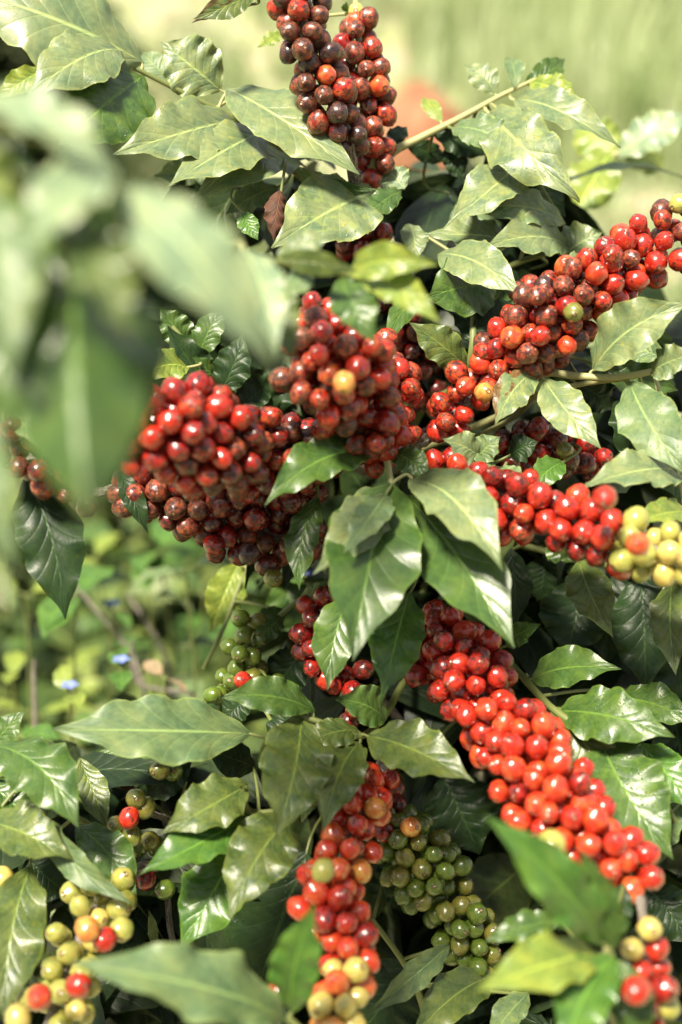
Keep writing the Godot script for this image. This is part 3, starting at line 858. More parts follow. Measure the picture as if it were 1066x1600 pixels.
func build_lower_shrub() -> void:
	var s := shrub("coffee shrub low down with a slanting bright red branch and green unripe fruit", [[690, 1900, 1.18], [680, 1500, 1.16], [660, 1150, 1.14], [650, 960, 1.12]])
	var b := branch(s, "slanting branch of bright red cherries running down to the right", [[668, 960, 1.02], [720, 1045, 0.97], [780, 1115, 0.94], [835, 1195, 0.915], [875, 1255, 0.895], [925, 1315, 0.875], [985, 1360, 0.86]], 0.005, 0.003, bark)
	cluster(b, s, [[678, 970, 1.0, 34], [715, 1035, 0.97, 74], [770, 1105, 0.935, 80], [815, 1175, 0.91, 82], [850, 1235, 0.89, 86], [890, 1285, 0.875, 76], [935, 1320, 0.865, 48], [985, 1360, 0.86, 36]], ["red", 5, "crimson", 3, "scarlet", 1, "orange", 0.2], 1.0, 0.60, ["red", 5, "scarlet", 4, "orange", 0.8, "crimson", 0.8], 0.30)
	cherry(b, s, 690, 1055, 0.97, "olive", 0.9)
	cherry(b, s, 862, 1318, 0.815, "lime", 1.1)
	b = branch(s, "drooping branch of orange-red cherries with cream fruit at its end", [[610, 1180, 1.02], [590, 1220, 0.98], [555, 1290, 0.94], [532, 1360, 0.92], [525, 1430, 0.90], [540, 1500, 0.88], [525, 1570, 0.85], [520, 1650, 0.84]], 0.005, 0.003, bark)
	cluster(b, s, [[590, 1225, 0.975, 24], [560, 1275, 0.935, 48], [530, 1340, 0.91, 62], [522, 1400, 0.895, 66], [540, 1470, 0.88, 56], [545, 1525, 0.865, 40], [530, 1565, 0.85, 40], [525, 1620, 0.84, 40]], ["scarlet", 4, "red", 5, "orange", 1.3, "crimson", 0.7, "amber", 0.2], 1.0, 0.60, ["yellow", 5, "amber", 1.4, "orange", 0.6], 0.72)
	cherry(b, s, 436, 1548, 0.87, "red")
	cherry(b, s, 505, 1360, 0.835, "lime", 0.9)
	b = branch(s, "branch of hard green unripe fruit in the shade", [[610, 1230, 1.08], [625, 1290, 1.02], [660, 1350, 1.01], [700, 1420, 1.01], [745, 1500, 1.01]], 0.004, 0.002, bark)
	cluster(b, s, [[625, 1290, 1.01, 40], [650, 1335, 1.0, 64], [680, 1390, 1.0, 74], [720, 1440, 1.0, 64], [745, 1500, 1.0, 44]], ["green", 6, "olive", 3], 0.90, 0.46)
	for c in [[598, 1255, 1.0, "russet"], [622, 1258, 1.01, "deep"], [600, 1300, 0.99, "crimson"], [618, 1232, 1.02, "russet"], [642, 1292, 0.98, "amber"], [600, 1278, 1.0, "olive"]]:
		cherry(b, s, c[0], c[1], c[2], c[3], 0.92)
	b = branch(s, "small shaded branch of dark red cherries behind the hanging whorl", [[600, 1100, 1.1], [540, 1060, 1.04], [500, 1010, 1.03], [490, 960, 1.03], [512, 915, 1.02], [470, 940, 1.02]], 0.004, 0.002, bark)
	cluster(b, s, [[512, 920, 1.01, 24], [492, 965, 1.01, 30], [490, 1030, 1.01, 32], [530, 1055, 1.02, 34], [570, 1080, 1.03, 40], [560, 1130, 1.03, 36]], ["crimson", 5, "deep", 4, "red", 1], 0.95, 0.55)
	leaves(b, [[470, 938, 1.02, 515, 905, 1.0, 20, 10, 0.08, "m"], [440, 962, 1.04, 396, 1006, 1.02, 34, 14, 0.08, "m"], [478, 1010, 1.04, 420, 1090, 1.05, 60, 4, 0.08, "d"], [500, 990, 1.04, 440, 1040, 1.06, 50, 4, 0.08, "d"]])
	var f := branch(s, "twig with dark glossy leaves at the right, beside the slanting cherries", [[700, 940, 1.12], [800, 1040, 1.04], [860, 1104, 0.97], [920, 1145, 0.95], [1000, 1200, 0.94], [1060, 1290, 0.94]], 0.0032, 0.0020, stem_green)
	leaves(f, [
		[830, 1062, 1.01, 972, 1046, 0.965, 56, 18, 0.10, "m", {"skin": 0, "sway": -0.04, "wave": 0.12}],
		[868, 1112, 0.97, 1055, 1152, 0.92, 74, 22, 0.12, "m", {"wave": 0.13, "skin": 3}], [960, 1090, 1.0, 1090, 1130, 0.96, 54, 20, 0.10, "m"],
		[862, 1104, 0.97, 964, 1246, 0.94, 74, 8, 0.08, "o", {"skin": 3}], [936, 1150, 0.955, 1052, 1344, 0.90, 108, 10, 0.08, "m", {"skin": 3, "fold": 0.12}],
		[998, 1160, 0.96, 1085, 1268, 0.92, 62, 14, 0.08, "g"], [1072, 1246, 0.95, 1016, 1374, 0.93, 40, -16, 0.06, "u"],
		[1008, 1384, 0.98, 1080, 1480, 0.96, 72, 10, 0.06, "d", {"skin": 3}], [948, 1280, 1.0, 1014, 1352, 0.99, 54, 8, 0.06, "d"],
		[790, 1010, 1.02, 846, 975, 1.0, 30, 14, 0.08, "g"], [690, 1210, 1.06, 750, 1335, 1.05, 110, 4, 0.06, "d"],
	])
	var g := branch(s, "high twig of dark hanging leaves under the unripe fruit", [[680, 880, 1.12], [790, 850, 1.08], [900, 875, 1.05], [1000, 890, 1.02], [1070, 900, 1.0]], 0.003, 0.002, stem_green)
	leaves(g, [
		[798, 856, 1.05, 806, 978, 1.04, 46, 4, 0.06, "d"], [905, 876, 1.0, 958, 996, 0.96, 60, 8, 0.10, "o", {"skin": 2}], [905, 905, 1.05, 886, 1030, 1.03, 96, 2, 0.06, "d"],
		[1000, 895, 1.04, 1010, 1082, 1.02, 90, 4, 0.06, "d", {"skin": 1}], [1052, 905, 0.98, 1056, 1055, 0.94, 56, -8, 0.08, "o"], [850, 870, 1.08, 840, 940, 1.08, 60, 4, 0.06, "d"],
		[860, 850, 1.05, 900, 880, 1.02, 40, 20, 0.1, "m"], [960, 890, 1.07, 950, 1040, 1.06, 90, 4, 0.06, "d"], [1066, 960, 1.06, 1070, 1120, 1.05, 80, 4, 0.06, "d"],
	])
	var h := branch(s, "twig with olive leaves above the drooping cherries", [[640, 1060, 1.08], [600, 1120, 1.0], [565, 1150, 0.96], [520, 1135, 0.95], [470, 1118, 0.95]], 0.003, 0.002, stem_green)
	leaves(h, [
		[492, 1112, 0.955, 343, 1090, 0.93, 50, 26, 0.12, "m"], [470, 1120, 0.95, 430, 1310, 0.88, 98, 4, 0.06, "o", {"skin": 3, "fold": 0.15}],
		[562, 1142, 0.96, 472, 1166, 0.93, 42, 24, 0.10, "o"], [602, 1126, 0.97, 522, 1092, 0.95, 54, 20, 0.10, "m"],
		[574, 1150, 0.955, 742, 1224, 0.90, 74, 22, 0.12, "o", {"skin": 3, "wave": 0.11}], [562, 1160, 0.955, 504, 1302, 0.89, 68, 6, 0.08, "o", {"skin": 3}],
		[480, 1110, 0.99, 420, 1180, 0.98, 60, 10, 0.08, "d"],
	])
	var i := branch(s, "twig with bright green and olive leaves left of the drooping cherries", [[600, 1200, 1.08], [520, 1240, 1.0], [462, 1262, 0.95], [392, 1268, 0.94], [380, 1230, 0.93]], 0.003, 0.002, stem_green)
	leaves(i, [
		[392, 1276, 0.94, 218, 1368, 0.89, 66, 22, 0.10, "g", {"skin": 0, "wave": 0.12}], [388, 1226, 0.94, 252, 1304, 0.90, 68, 22, 0.10, "o", {"skin": 3}],
		[466, 1268, 0.94, 358, 1438, 0.88, 90, 6, 0.08, "o", {"skin": 3}], [378, 1316, 0.95, 282, 1484, 0.92, 86, 4, 0.06, "g", {"skin": 0}],
		[480, 1330, 1.04, 396, 1570, 1.02, 150, 2, 0.05, "d", {"skin": 1}], [400, 1200, 0.98, 320, 1170, 0.97, 50, 14, 0.08, "d"],
	])
	var k := branch(s, "green shoot low down with curled and dark leaves", [[690, 1700, 1.06], [650, 1540, 1.0], [580, 1435, 0.98]], 0.003, 0.0018, stem_green, false)
	leaves(k, [
		[702, 1476, 0.98, 570, 1588, 0.93, 38, -14, 0.08, "u"], [775, 1524, 0.99, 640, 1630, 0.94, 62, 10, 0.08, "o"], [826, 1552, 0.96, 760, 1630, 0.93, 40, 14, 0.08, "u"],
		[610, 1340, 1.04, 585, 1420, 1.04, 40, 6, 0.06, "d"], [640, 1500, 1.03, 560, 1620, 1.03, 110, 2, 0.05, "d"], [700, 1540, 1.05, 760, 1640, 1.04, 90, 4, 0.05, "d"],
	])
	inner_leaves(s, [[480, 1000, 1150, 1250, 1.08, 1.4, 230], [380, 1230, 1150, 1700, 1.09, 1.4, 330], [300, 1400, 480, 1620, 1.03, 1.2, 40], [850, 1350, 1066, 1620, 1.0, 1.1, 40]])
	set_cherries(s)

func build_low_left_shrub() -> void:
	var s := shrub("small coffee shrub at lower left with yellow-green unripe fruit", [[300, 1950, 1.14], [290, 1600, 1.12], [270, 1250, 1.08], [262, 1120, 1.06]])
	var b := branch(s, "bunch of yellow-green fruit with one orange and one red", [[262, 1350, 1.02], [190, 1370, 0.95], [150, 1420, 0.92], [120, 1480, 0.9], [90, 1560, 0.88], [60, 1650, 0.87]], 0.005, 0.003, bark)
	cluster(b, s, [[190, 1385, 0.94, 34], [155, 1420, 0.92, 64], [120, 1470, 0.90, 56]], ["lime", 6, "olive", 2, "yellow", 1], 0.98, 0.46)
	cluster(b, s, [[112, 1505, 0.89, 44], [94, 1560, 0.875, 66], [75, 1620, 0.87, 66]], ["lime", 6, "yellow", 2, "olive", 1], 0.96, 0.5)
	for c in [[137, 1452, 0.862, "amber"], [164, 1468, 0.868, "red"], [62, 1558, 0.825, "scarlet"], [122, 1540, 0.83, "red"], [4, 1372, 0.93, "yellow"], [28, 1590, 0.83, "yellow"], [190, 1452, 0.88, "lime"]]:
		cherry(b, s, c[0], c[1], c[2], c[3], 1.0)
	b = branch(s, "twig with one red cherry among green ones", [[270, 1290, 1.04], [235, 1270, 1.0], [205, 1260, 0.99]], 0.003, 0.002, bark)
	for c in [[202, 1278, 0.955, "red"], [212, 1248, 0.97, "olive"], [228, 1262, 0.975, "olive"], [182, 1290, 0.97, "olive"], [206, 1306, 0.965, "olive"], [216, 1322, 0.99, "green"], [234, 1314, 0.99, "olive"], [258, 1390, 0.99, "green"], [228, 1374, 0.98, "crimson"], [250, 1203, 0.99, "olive"], [270, 1206, 1.0, "green"], [262, 1185, 1.01, "green"], [244, 1322, 1.0, "green"]]:
		cherry(b, s, c[0], c[1], c[2], c[3], 0.92)
	b = branch(s, "sprig of small green fruit behind the long pale leaf", [[300, 1120, 1.08], [340, 1080, 1.06], [390, 1020, 1.05], [440, 960, 1.04], [480, 930, 1.03]], 0.0032, 0.002, stem_green)
	cluster(b, s, [[390, 980, 1.03, 34], [385, 1015, 1.03, 50], [395, 1050, 1.03, 36]], ["green", 5, "olive", 3], 0.90, 0.5)
	cluster(b, s, [[315, 1088, 1.02, 26], [345, 1070, 1.03, 34], [368, 1092, 1.03, 26]], ["green", 4, "olive", 4], 0.86, 0.48)
	cluster(b, s, [[440, 1065, 1.03, 24], [475, 1078, 1.04, 28]], ["green", 5, "olive", 2], 0.86, 0.48)
	cherry(b, s, 380, 1063, 0.99, "red", 0.85)
	leaves(b, [[392, 1146, 0.97, 80, 1140, 0.91, 88, 30, 0.10, "u", {"skin": 0, "sway": -0.05, "wave": 0.1, "label": "long pale leaf lying across in front of the weeds"}], [388, 1090, 1.0, 350, 1130, 0.99, 40, 10, 0.08, "d"], [300, 1150, 1.0, 150, 1175, 0.98, 50, 16, 0.1, "m"]])
	var i := branch(s, "shoot with grey-green leaves at the lower left edge", [[262, 1340, 1.05], [160, 1300, 0.98], [60, 1240, 0.95], [-10, 1170, 0.93], [-60, 1130, 0.92]], 0.003, 0.002, stem_green)
	leaves(i, [
		[-12, 1164, 0.93, 124, 1294, 0.89, 84, 18, 0.10, "m", {"skin": 1, "sway": -0.08}], [-20, 1286, 0.93, 114, 1344, 0.90, 72, 22, 0.12, "o", {"skin": 3}],
		[58, 1256, 0.94, 212, 1414, 0.89, 38, -24, 0.10, "u", {"sway": 0.04}], [118, 1288, 0.96, 214, 1408, 0.93, 62, 10, 0.08, "m"],
		[48, 1352, 0.92, 6, 1600, 0.86, 90, 4, 0.06, "o", {"skin": 3, "fold": 0.15}], [124, 1184, 0.99, 168, 1296, 0.97, 42, 6, 0.06, "o"],
		[-20, 1220, 0.95, 70, 1300, 0.94, 60, 20, 0.08, "m"], [160, 1340, 1.0, 120, 1450, 0.99, 70, 6, 0.06, "d"], [40, 1340, 0.98, 110, 1400, 0.98, 80, 6, 0.06, "d"],
		[-20, 1180, 0.98, 40, 1110, 0.98, 40, 20, 0.08, "m"],
	])
	b = branch(s, "dry grey twig and brown withered stipules", [[275, 1280, 1.05], [262, 1400, 1.02], [272, 1480, 1.01]], 0.003, 0.002, bark)
	leaves(b, [[240, 1480, 1.0, 232, 1420, 0.99, 14, 10, 0.06, "o"], [190, 1215, 1.03, 210, 1235, 1.02, 20, 10, 0.06, "b"], [300, 1190, 1.02, 230, 1250, 1.03, 50, 8, 0.08, "d"]])
	inner_leaves(s, [[0, 1190, 330, 1620, 1.0, 1.2, 110], [100, 1150, 480, 1250, 1.08, 1.2, 40]])
	set_cherries(s)

func build_near_left_shrub() -> void:
	var s := shrub("blurred coffee shrub close by at upper left, broad pale leaves hanging", [[-700, 1900, 0.62], [-620, 1000, 0.58], [-500, 500, 0.56]])
	var b := branch(s, "blurred near twig with hanging pale leaves", [[-300, 260, 0.56], [-60, 200, 0.55], [90, 220, 0.55], [180, 290, 0.57]], 0.0030, 0.0016, stem_pale)
	leaves(b, [
		[-60, 170, 0.56, 190, 300, 0.54, 60, 40, 0.16, "c", {"skin": 0}],
		[172, 262, 0.56, 48, 396, 0.51, 86, 30, 0.10, "c", {"skin": 0}],
		[186, 296, 0.57, 432, 580, 0.56, 108, 32, 0.14, "c", {"skin": 0, "sway": 0.07, "fold": 0.1, "fold2": 0.05}],
		[122, 370, 0.57, 138, 815, 0.51, 180, -6, 0.04, "m", {"skin": 0, "fold": -0.9, "fold2": -0.9, "twist": 0.0, "curl": 0.0, "sway": 0.02, "wave": 0.06}],
		[104, 344, 0.55, 202, 540, 0.52, 84, 20, 0.10, "o", {"skin": 0}],
		[24, 310, 0.57, 76, 640, 0.53, 130, -10, 0.08, "m", {"skin": 0}], [-40, 290, 0.55, 14, 600, 0.52, 110, 0, 0.08, "u", {"skin": 0}],
		[236, 320, 0.62, 262, 500, 0.61, 84, 0, 0.08, "d", {"skin": 0}], [150, 320, 0.62, 180, 560, 0.62, 130, 0, 0.06, "d"], [30, 380, 0.62, 110, 660, 0.62, 150, 0, 0.06, "d"],
		[200, 430, 0.62, 190, 760, 0.58, 110, 0, 0.06, "m", {"skin": 0}], [60, 300, 0.64, 40, 520, 0.64, 150, 0, 0.06, "d"], [-30, 420, 0.62, 20, 680, 0.6, 110, 0, 0.06, "m"],
		[-40, 600, 0.60, 24, 900, 0.56, 70, 8, 0.08, "u"], [-30, 860, 0.66, 14, 972, 0.64, 34, 8, 0.08, "o", {"skin": 4}],
		[40, 742, 0.95, 102, 968, 0.93, 88, 4, 0.06, "d"], [10, 640, 0.93, 60, 700, 0.9, 40, 20, 0.1, "u"],
		[-20, 200, 0.6, 40, 330, 0.6, 80, 6, 0.06, "d"], [-60, 240, 0.58, 50, 330, 0.58, 80, 20, 0.08, "y"], [120, 300, 0.6, 240, 420, 0.62, 90, 8, 0.06, "m"],
	])
	var c := branch(s, "blurred tip with lime-green young leaves in front of the middle bunch", [[180, 290, 0.57], [330, 370, 0.72], [430, 410, 0.80], [545, 430, 0.83]], 0.002, 0.0012, stem_green, false)
	leaves(c, [
		[545, 428, 0.83, 688, 414, 0.80, 48, 14, 0.16, "y", {"skin": 0}], [552, 436, 0.83, 692, 508, 0.80, 46, 24, 0.12, "y", {"skin": 0, "sway": -0.05}],
		[530, 436, 0.83, 586, 540, 0.81, 60, 6, 0.10, "m", {"skin": 0}], [432, 404, 0.81, 560, 424, 0.80, 34, -16, 0.08, "o", {"skin": 0}],
		[404, 420, 0.78, 462, 565, 0.76, 66, 10, 0.08, "o", {"skin": 0}], [380, 390, 0.74, 432, 560, 0.70, 60, 16, 0.10, "c", {"skin": 0}],
		[430, 410, 0.82, 520, 370, 0.82, 36, 24, 0.1, "p"], [480, 420, 0.82, 440, 470, 0.80, 40, 20, 0.1, "u"],
	])
	set_cherries(s)

func build_near_right_shrub() -> void:
	var s := shrub("blurred coffee shrub close by at lower right with folded lime leaves", [[1000, 2300, 0.84], [985, 1900, 0.82], [965, 1600, 0.81]])
	var b := branch(s, "blurred near shoot with folded lime-green leaves", [[958, 1560, 0.80], [950, 1500, 0.79], [948, 1475, 0.785]], 0.003, 0.002, stem_pale)
	leaves(b, [
		[942, 1474, 0.785, 756, 1272, 0.74, 78, 10, 0.10, "g", {"skin": 0, "fold": 0.35, "fold2": 0.25}], [962, 1482, 0.785, 908, 1326, 0.765, 52, -10, 0.06, "m", {"skin": 0}],
		[934, 1490, 0.79, 742, 1550, 0.74, 74, 26, 0.12, "y", {"skin": 0, "wave": 0.12}], [956, 1494, 0.785, 878, 1650, 0.74, 82, 10, 0.08, "g", {"skin": 0}],
		[880, 1438, 0.86, 756, 1474, 0.85, 38, 16, 0.08, "m"], [970, 1500, 0.79, 1000, 1640, 0.78, 60, 6, 0.06, "m"], [975, 1380, 0.84, 955, 1480, 0.83, 40, 6, 0.06, "d"],
	])
	b = branch(s, "blurred bunch of yellow and red fruit at the lower right corner", [[975, 1640, 0.84], [1010, 1560, 0.83], [1010, 1480, 0.83], [1000, 1400, 0.84]], 0.004, 0.003, bark)
	cluster(b, s, [[1000, 1395, 0.83, 22], [1000, 1440, 0.825, 34], [1005, 1490, 0.82, 34]], ["yellow", 5, "lime", 3, "amber", 2], 1.0, 0.42)
	cluster(b, s, [[1035, 1505, 0.82, 40], [1020, 1555, 0.82, 56], [1015, 1620, 0.82, 60]], ["red", 5, "crimson", 3, "lime", 1.5], 1.0, 0.46)
	cherry(b, s, 994, 1548, 0.765, "red", 1.05)
	b = branch(s, "blurred pale leaf in front of the lower left fruit", [[700, 1900, 0.82], [560, 1700, 0.82], [450, 1590, 0.81]], 0.0025, 0.0018, stem_green, false)
	leaves(b, [[446, 1592, 0.81, 106, 1508, 0.75, 92, 32, 0.12, "u", {"skin": 0, "sway": -0.05, "label": "broad blurred pale leaf pointing left"}], [456, 1580, 0.81, 492, 1412, 0.77, 68, -6, 0.06, "g", {"skin": 0}]])
	set_cherries(s)

# ---------------------------------------------------------------- the setting
func build_setting() -> void:
	var fine := FastNoiseLite.new()
	fine.seed = 77
	fine.frequency = 1.0
	fine.fractal_octaves = 4
	var soil := plain("soil_and_turf", Color.WHITE, 0.95)
	soil.albedo_texture = picture(256, 256, func(u: float, v: float) -> Color:
		# wraps round, so that the sheet has no seams
		var p := Vector2(u, v) * TAU
		var n := fine.get_noise_3d(cos(p.x) * 1.5, sin(p.x) * 1.5 + cos(p.y) * 1.5, sin(p.y) * 1.5)
		var n2 := fine.get_noise_3d(cos(p.x) * 6.0, sin(p.x) * 6.0 + cos(p.y) * 6.0, sin(p.y) * 6.0 + 20.0)
		var c := Vector3(0.42, 0.36, 0.25).lerp(Vector3(0.34, 0.38, 0.17), clampf(0.5 + 2.2 * n, 0, 1))
		c = c.lerp(Vector3(0.14, 0.10, 0.06), clampf(1.6 * n2 - 0.2, 0, 1))
		return srgb(c.x, c.y, c.z))
	soil.uv1_scale = Vector3(1, 1, 1)
	var b := buf()
	var v := PackedVector3Array()
	var t := PackedVector2Array()
	var rows := 110
	var cols := 100
	for r in rows + 1:
		var z := 6.0 - 26.0 * float(r) / rows
		for c in cols + 1:
			var x := -12.0 + 24.0 * float(c) / cols
			v.append(Vector3(x, ground_height(x, z), z))
			t.append(Vector2(x, z) * 0.55)
	b.v = v
	b.t = t
	close_grid(b, 0, rows, cols)
	var g := part("ground", close_mesh([b], [soil]), self, null, "", "structure")
	g.set_meta("label", "sloping ground of dry soil and short turf")

	# grass of the slope
	var blade_mat := plain("grass_blade", Color.WHITE, 0.55)
	blade_mat.vertex_color_use_as_albedo = true
	blade_mat.backlight_enabled = true
	blade_mat.backlight = Color(0.6, 0.66, 0.35)
	blade_mat.cull_mode = BaseMaterial3D.CULL_DISABLED
	var tuft := buf()
	for k in 16:
		var a := rng.randf() * TAU
		var lean := Vector3(cos(a), 0, sin(a)) * rng.randf_range(0.15, 0.7)
		var side := Vector3(-sin(a), 0, cos(a)) * rng.randf_range(0.020, 0.035)
		var h := rng.randf_range(0.6, 1.0)
		var foot := Vector3(rng.randf_range(-0.2, 0.2), -0.03, rng.randf_range(-0.2, 0.2))
		var first: int = tuft.v.size()
		var tv: PackedVector3Array = tuft.v
		var tt: PackedVector2Array = tuft.t
		for r in 4:
			var f := r / 3.0
			var mid := foot + Vector3.UP * h * f * (1.0 - 0.25 * f) + lean * f * f
			for c in 2:
				tv.append(mid + side * (c * 2.0 - 1.0) * (1.0 - 0.93 * f))
				tt.append(Vector2(c, f))
		tuft.v = tv
		tuft.t = tt
		close_grid(tuft, first, 3, 1)
	var tuft_mesh := close_mesh([tuft], [blade_mat])
	var poses := []
	var tints := []
	for k in 7000:
		var z := -2.6 - 9.0 * pow(rng.randf(), 1.4)
		var x := rng.randf_range(-1.0, 1.0) * (0.9 + 0.42 * -z)
		var patch := wobble.get_noise_2d(x * 1.1 + 60.0, z * 1.1)
		if patch < -0.12 and rng.randf() < 0.8:
			continue
		var h := rng.randf_range(0.10, 0.26) * (1.0 + 0.9 * maxf(0.0, wobble.get_noise_2d(x * 0.8, z * 0.8 + 90.0)))
		poses.append(Transform3D(Basis(Vector3.UP, rng.randf() * TAU).scaled(Vector3(h * 0.8, h, h * 0.8)), Vector3(x, ground_height(x, z), z)))
		var c := Vector3(0.40, 0.49, 0.25).lerp(Vector3(0.60, 0.60, 0.44), clampf(0.45 + 0.9 * wobble.get_noise_2d(x * 1.7, z * 1.7) + rng.randf_range(-0.3, 0.3), 0, 1))
		tints.append(Color(c.x, c.y, c.z))
	for k in 900:   # a taller, greener stand towards the right
		var z := -rng.randf_range(3.6, 6.0)
		var x := -z * rng.randf_range(0.10, 0.30) + rng.randfn() * 0.1
		if wobble.get_noise_2d(x * 2.0 + 7.0, z * 2.0) < -0.05:
			continue
		var h := rng.randf_range(0.30, 0.60)
		poses.append(Transform3D(Basis(Vector3.UP, rng.randf() * TAU).scaled(Vector3(h * 0.4, h, h * 0.4)), Vector3(x, ground_height(x, z), z)))
		var c := Vector3(0.36, 0.46, 0.20).lerp(Vector3(0.62, 0.66, 0.42), rng.randf())
		tints.append(Color(c.x, c.y, c.z))
	scatter("grass", "pale blurred grass covering the slope behind the shrubs", "grass", tuft_mesh, poses, tints)

	# the rust-brown lump behind the upright cherries
	var away := 2.0
	while away < 9.0 and at(658, 306, away).y > ground_height(at(658, 306, away).x, at(658, 306, away).z):
		away += 0.02
	var lump_at := at(658, 250, away)
	var big := away / 2.6
	var rock := buf()
	var rv := PackedVector3Array()
	var rt := PackedVector2Array()
	for r in 17:
		var la := lerpf(-PI / 2, PI / 2, r / 16.0)
		for c in 25:
			var a := TAU * float(c % 24) / 24
			var d := Vector3(cos(la) * cos(a), sin(la), -cos(la) * sin(a))
			var k := 1.0 + 0.22 * wobble.get_noise_3d(d.x * 1.2, d.y * 1.2, d.z * 1.2) + 0.06 * wobble.get_noise_3d(d.x * 5.0, d.y * 5.0, d.z * 5.0)
			rv.append(Vector3(d.x * 0.085, d.y * 0.125, d.z * 0.09) * k * big)
			rt.append(Vector2(c / 24.0, r / 16.0))
	rock.v = rv
	rock.t = rt
	close_grid(rock, 0, 16, 24)
	var clay := plain("clay", Color.WHITE, 0.9)
	clay.albedo_texture = picture(96, 64, func(u: float, v: float) -> Color:
		var n := fine.get_noise_3d(cos(u * TAU) * 2.0, sin(u * TAU) * 2.0, v * 4.0)
		var c := Vector3(0.26, 0.095, 0.045).lerp(Vector3(0.42, 0.20, 0.11), clampf(0.5 + 1.6 * n, 0, 1))
		return srgb(c.x, c.y, c.z))
	var stone := part("clay_boulder", close_mesh([rock], [clay]), self)
	stone.position = Vector3(lump_at.x, lump_at.y, lump_at.z)
	stone.set_meta("label", "rust-brown rounded lump of clay behind the upright cherry branches")
	stone.set_meta("category", "boulder")

func scatter(called: String, label: String, category: String, mesh: Mesh, poses: Array, tints: Array) -> void:
	var mm := MultiMesh.new()
	mm.transform_format = MultiMesh.TRANSFORM_3D
	mm.use_colors = true
	mm.mesh = mesh
	mm.instance_count = poses.size()
	for k in poses.size():
		mm.set_instance_transform(k, poses[k])
		mm.set_instance_color(k, tints[k])
	var o := MultiMeshInstance3D.new()
	o.name = called
	o.multimesh = mm
	add_child(o)
	o.set_meta("kind", "stuff")
	o.set_meta("label", label)
	o.set_meta("category", category)

# a weed: a stem from the ground to its top and leaves in pairs up the stem
func weed(label: String, px: float, py: float, d: float, size: float, pairs: int, tone: String, bloom := false, called := "weed_plant") -> void:
	var top := at(px, py, d)
	var foot := Vector3(top.x + rng.randf_range(-0.05, 0.05), 0, top.z + rng.randf_range(-0.04, 0.04))
	foot.y = ground_height(foot.x, foot.z) - 0.01
	var t := thing(called, label, "weed", foot, "weeds under the coffee shrubs")
	var line := smooth(PackedVector3Array([foot, foot.lerp(top, 0.5) + Vector3(rng.randfn(), 0, rng.randfn()) * 0.02, top]), 5)
	var b := buf()
	tube(b, line, 0.0022, 0.0012, 6)
	part("stem", close_mesh([b], [stem_green], foot), t)
	for k in pairs:
		var f := 1.0 - pow(float(k) / pairs, 1.2) * 0.65
		var p := line[int(f * (line.size() - 1))]
		var a := rng.randf() * TAU
		for q in 2 if k > 0 else 3:
			var dir := Vector3(cos(a + q * PI), rng.randf_range(-0.35, 0.45), sin(a + q * PI)).normalized()
			var n := Vector3.UP + Vector3(rng.randfn(), 0, rng.randfn()) * 0.25
			n = (n - dir * n.dot(dir)).normalized()
			var l := size * rng.randf_range(0.7, 1.15) * (0.75 + 0.25 * (1.0 - f))
			var m := blade({"base": p + dir * l * 0.12, "tip": p + dir * l * 1.1, "n": n, "hw": l * rng.randf_range(0.22, 0.30), "bend": 0.12, "fold": 0.2, "wave": 0.1, "rows": 10, "cols": 4, "phase": rng.randf() * TAU})
			var st := buf()
			tube(st, PackedVector3Array([p, p + dir * l * 0.14]), 0.001, 0.001, 5)
			part("leaf", close_mesh([m, st], [leaf_mats[tone][rng.randi() % 2], stem_green], foot), t)
	if bloom:
		var petal := plain("blue_petal", srgb(0.20, 0.26, 0.62), 0.6)
		var fb := buf()
		for q in 5:
			var a := TAU * q / 5.0
			var dir := Vector3(cos(a), 0.35, sin(a)).normalized()
			var side := Vector3(-sin(a), 0, cos(a))
			var n := side.cross(dir).normalized()
			var one := blade({"base": top + Vector3.UP * 0.006, "tip": top + Vector3.UP * 0.006 + dir * 0.009, "n": n if n.y > 0 else -n, "hw": 0.0035, "bend": 0.1, "rows": 5, "cols": 2})
			var off: int = fb.v.size()
			var v2: PackedVector3Array = fb.v
			v2.append_array(one.v)
			fb.v = v2
			var n2: PackedVector3Array = fb.n
			n2.append_array(one.n)
			fb.n = n2
			var t2: PackedVector2Array = fb.t
			t2.append_array(one.t)
			fb.t = t2
			var i2: PackedInt32Array = fb.i
			for x in one.i:
				i2.append(x + off)
			fb.i = i2
		part("flower", close_mesh([fb], [petal], foot), t, null, "small blue flower")

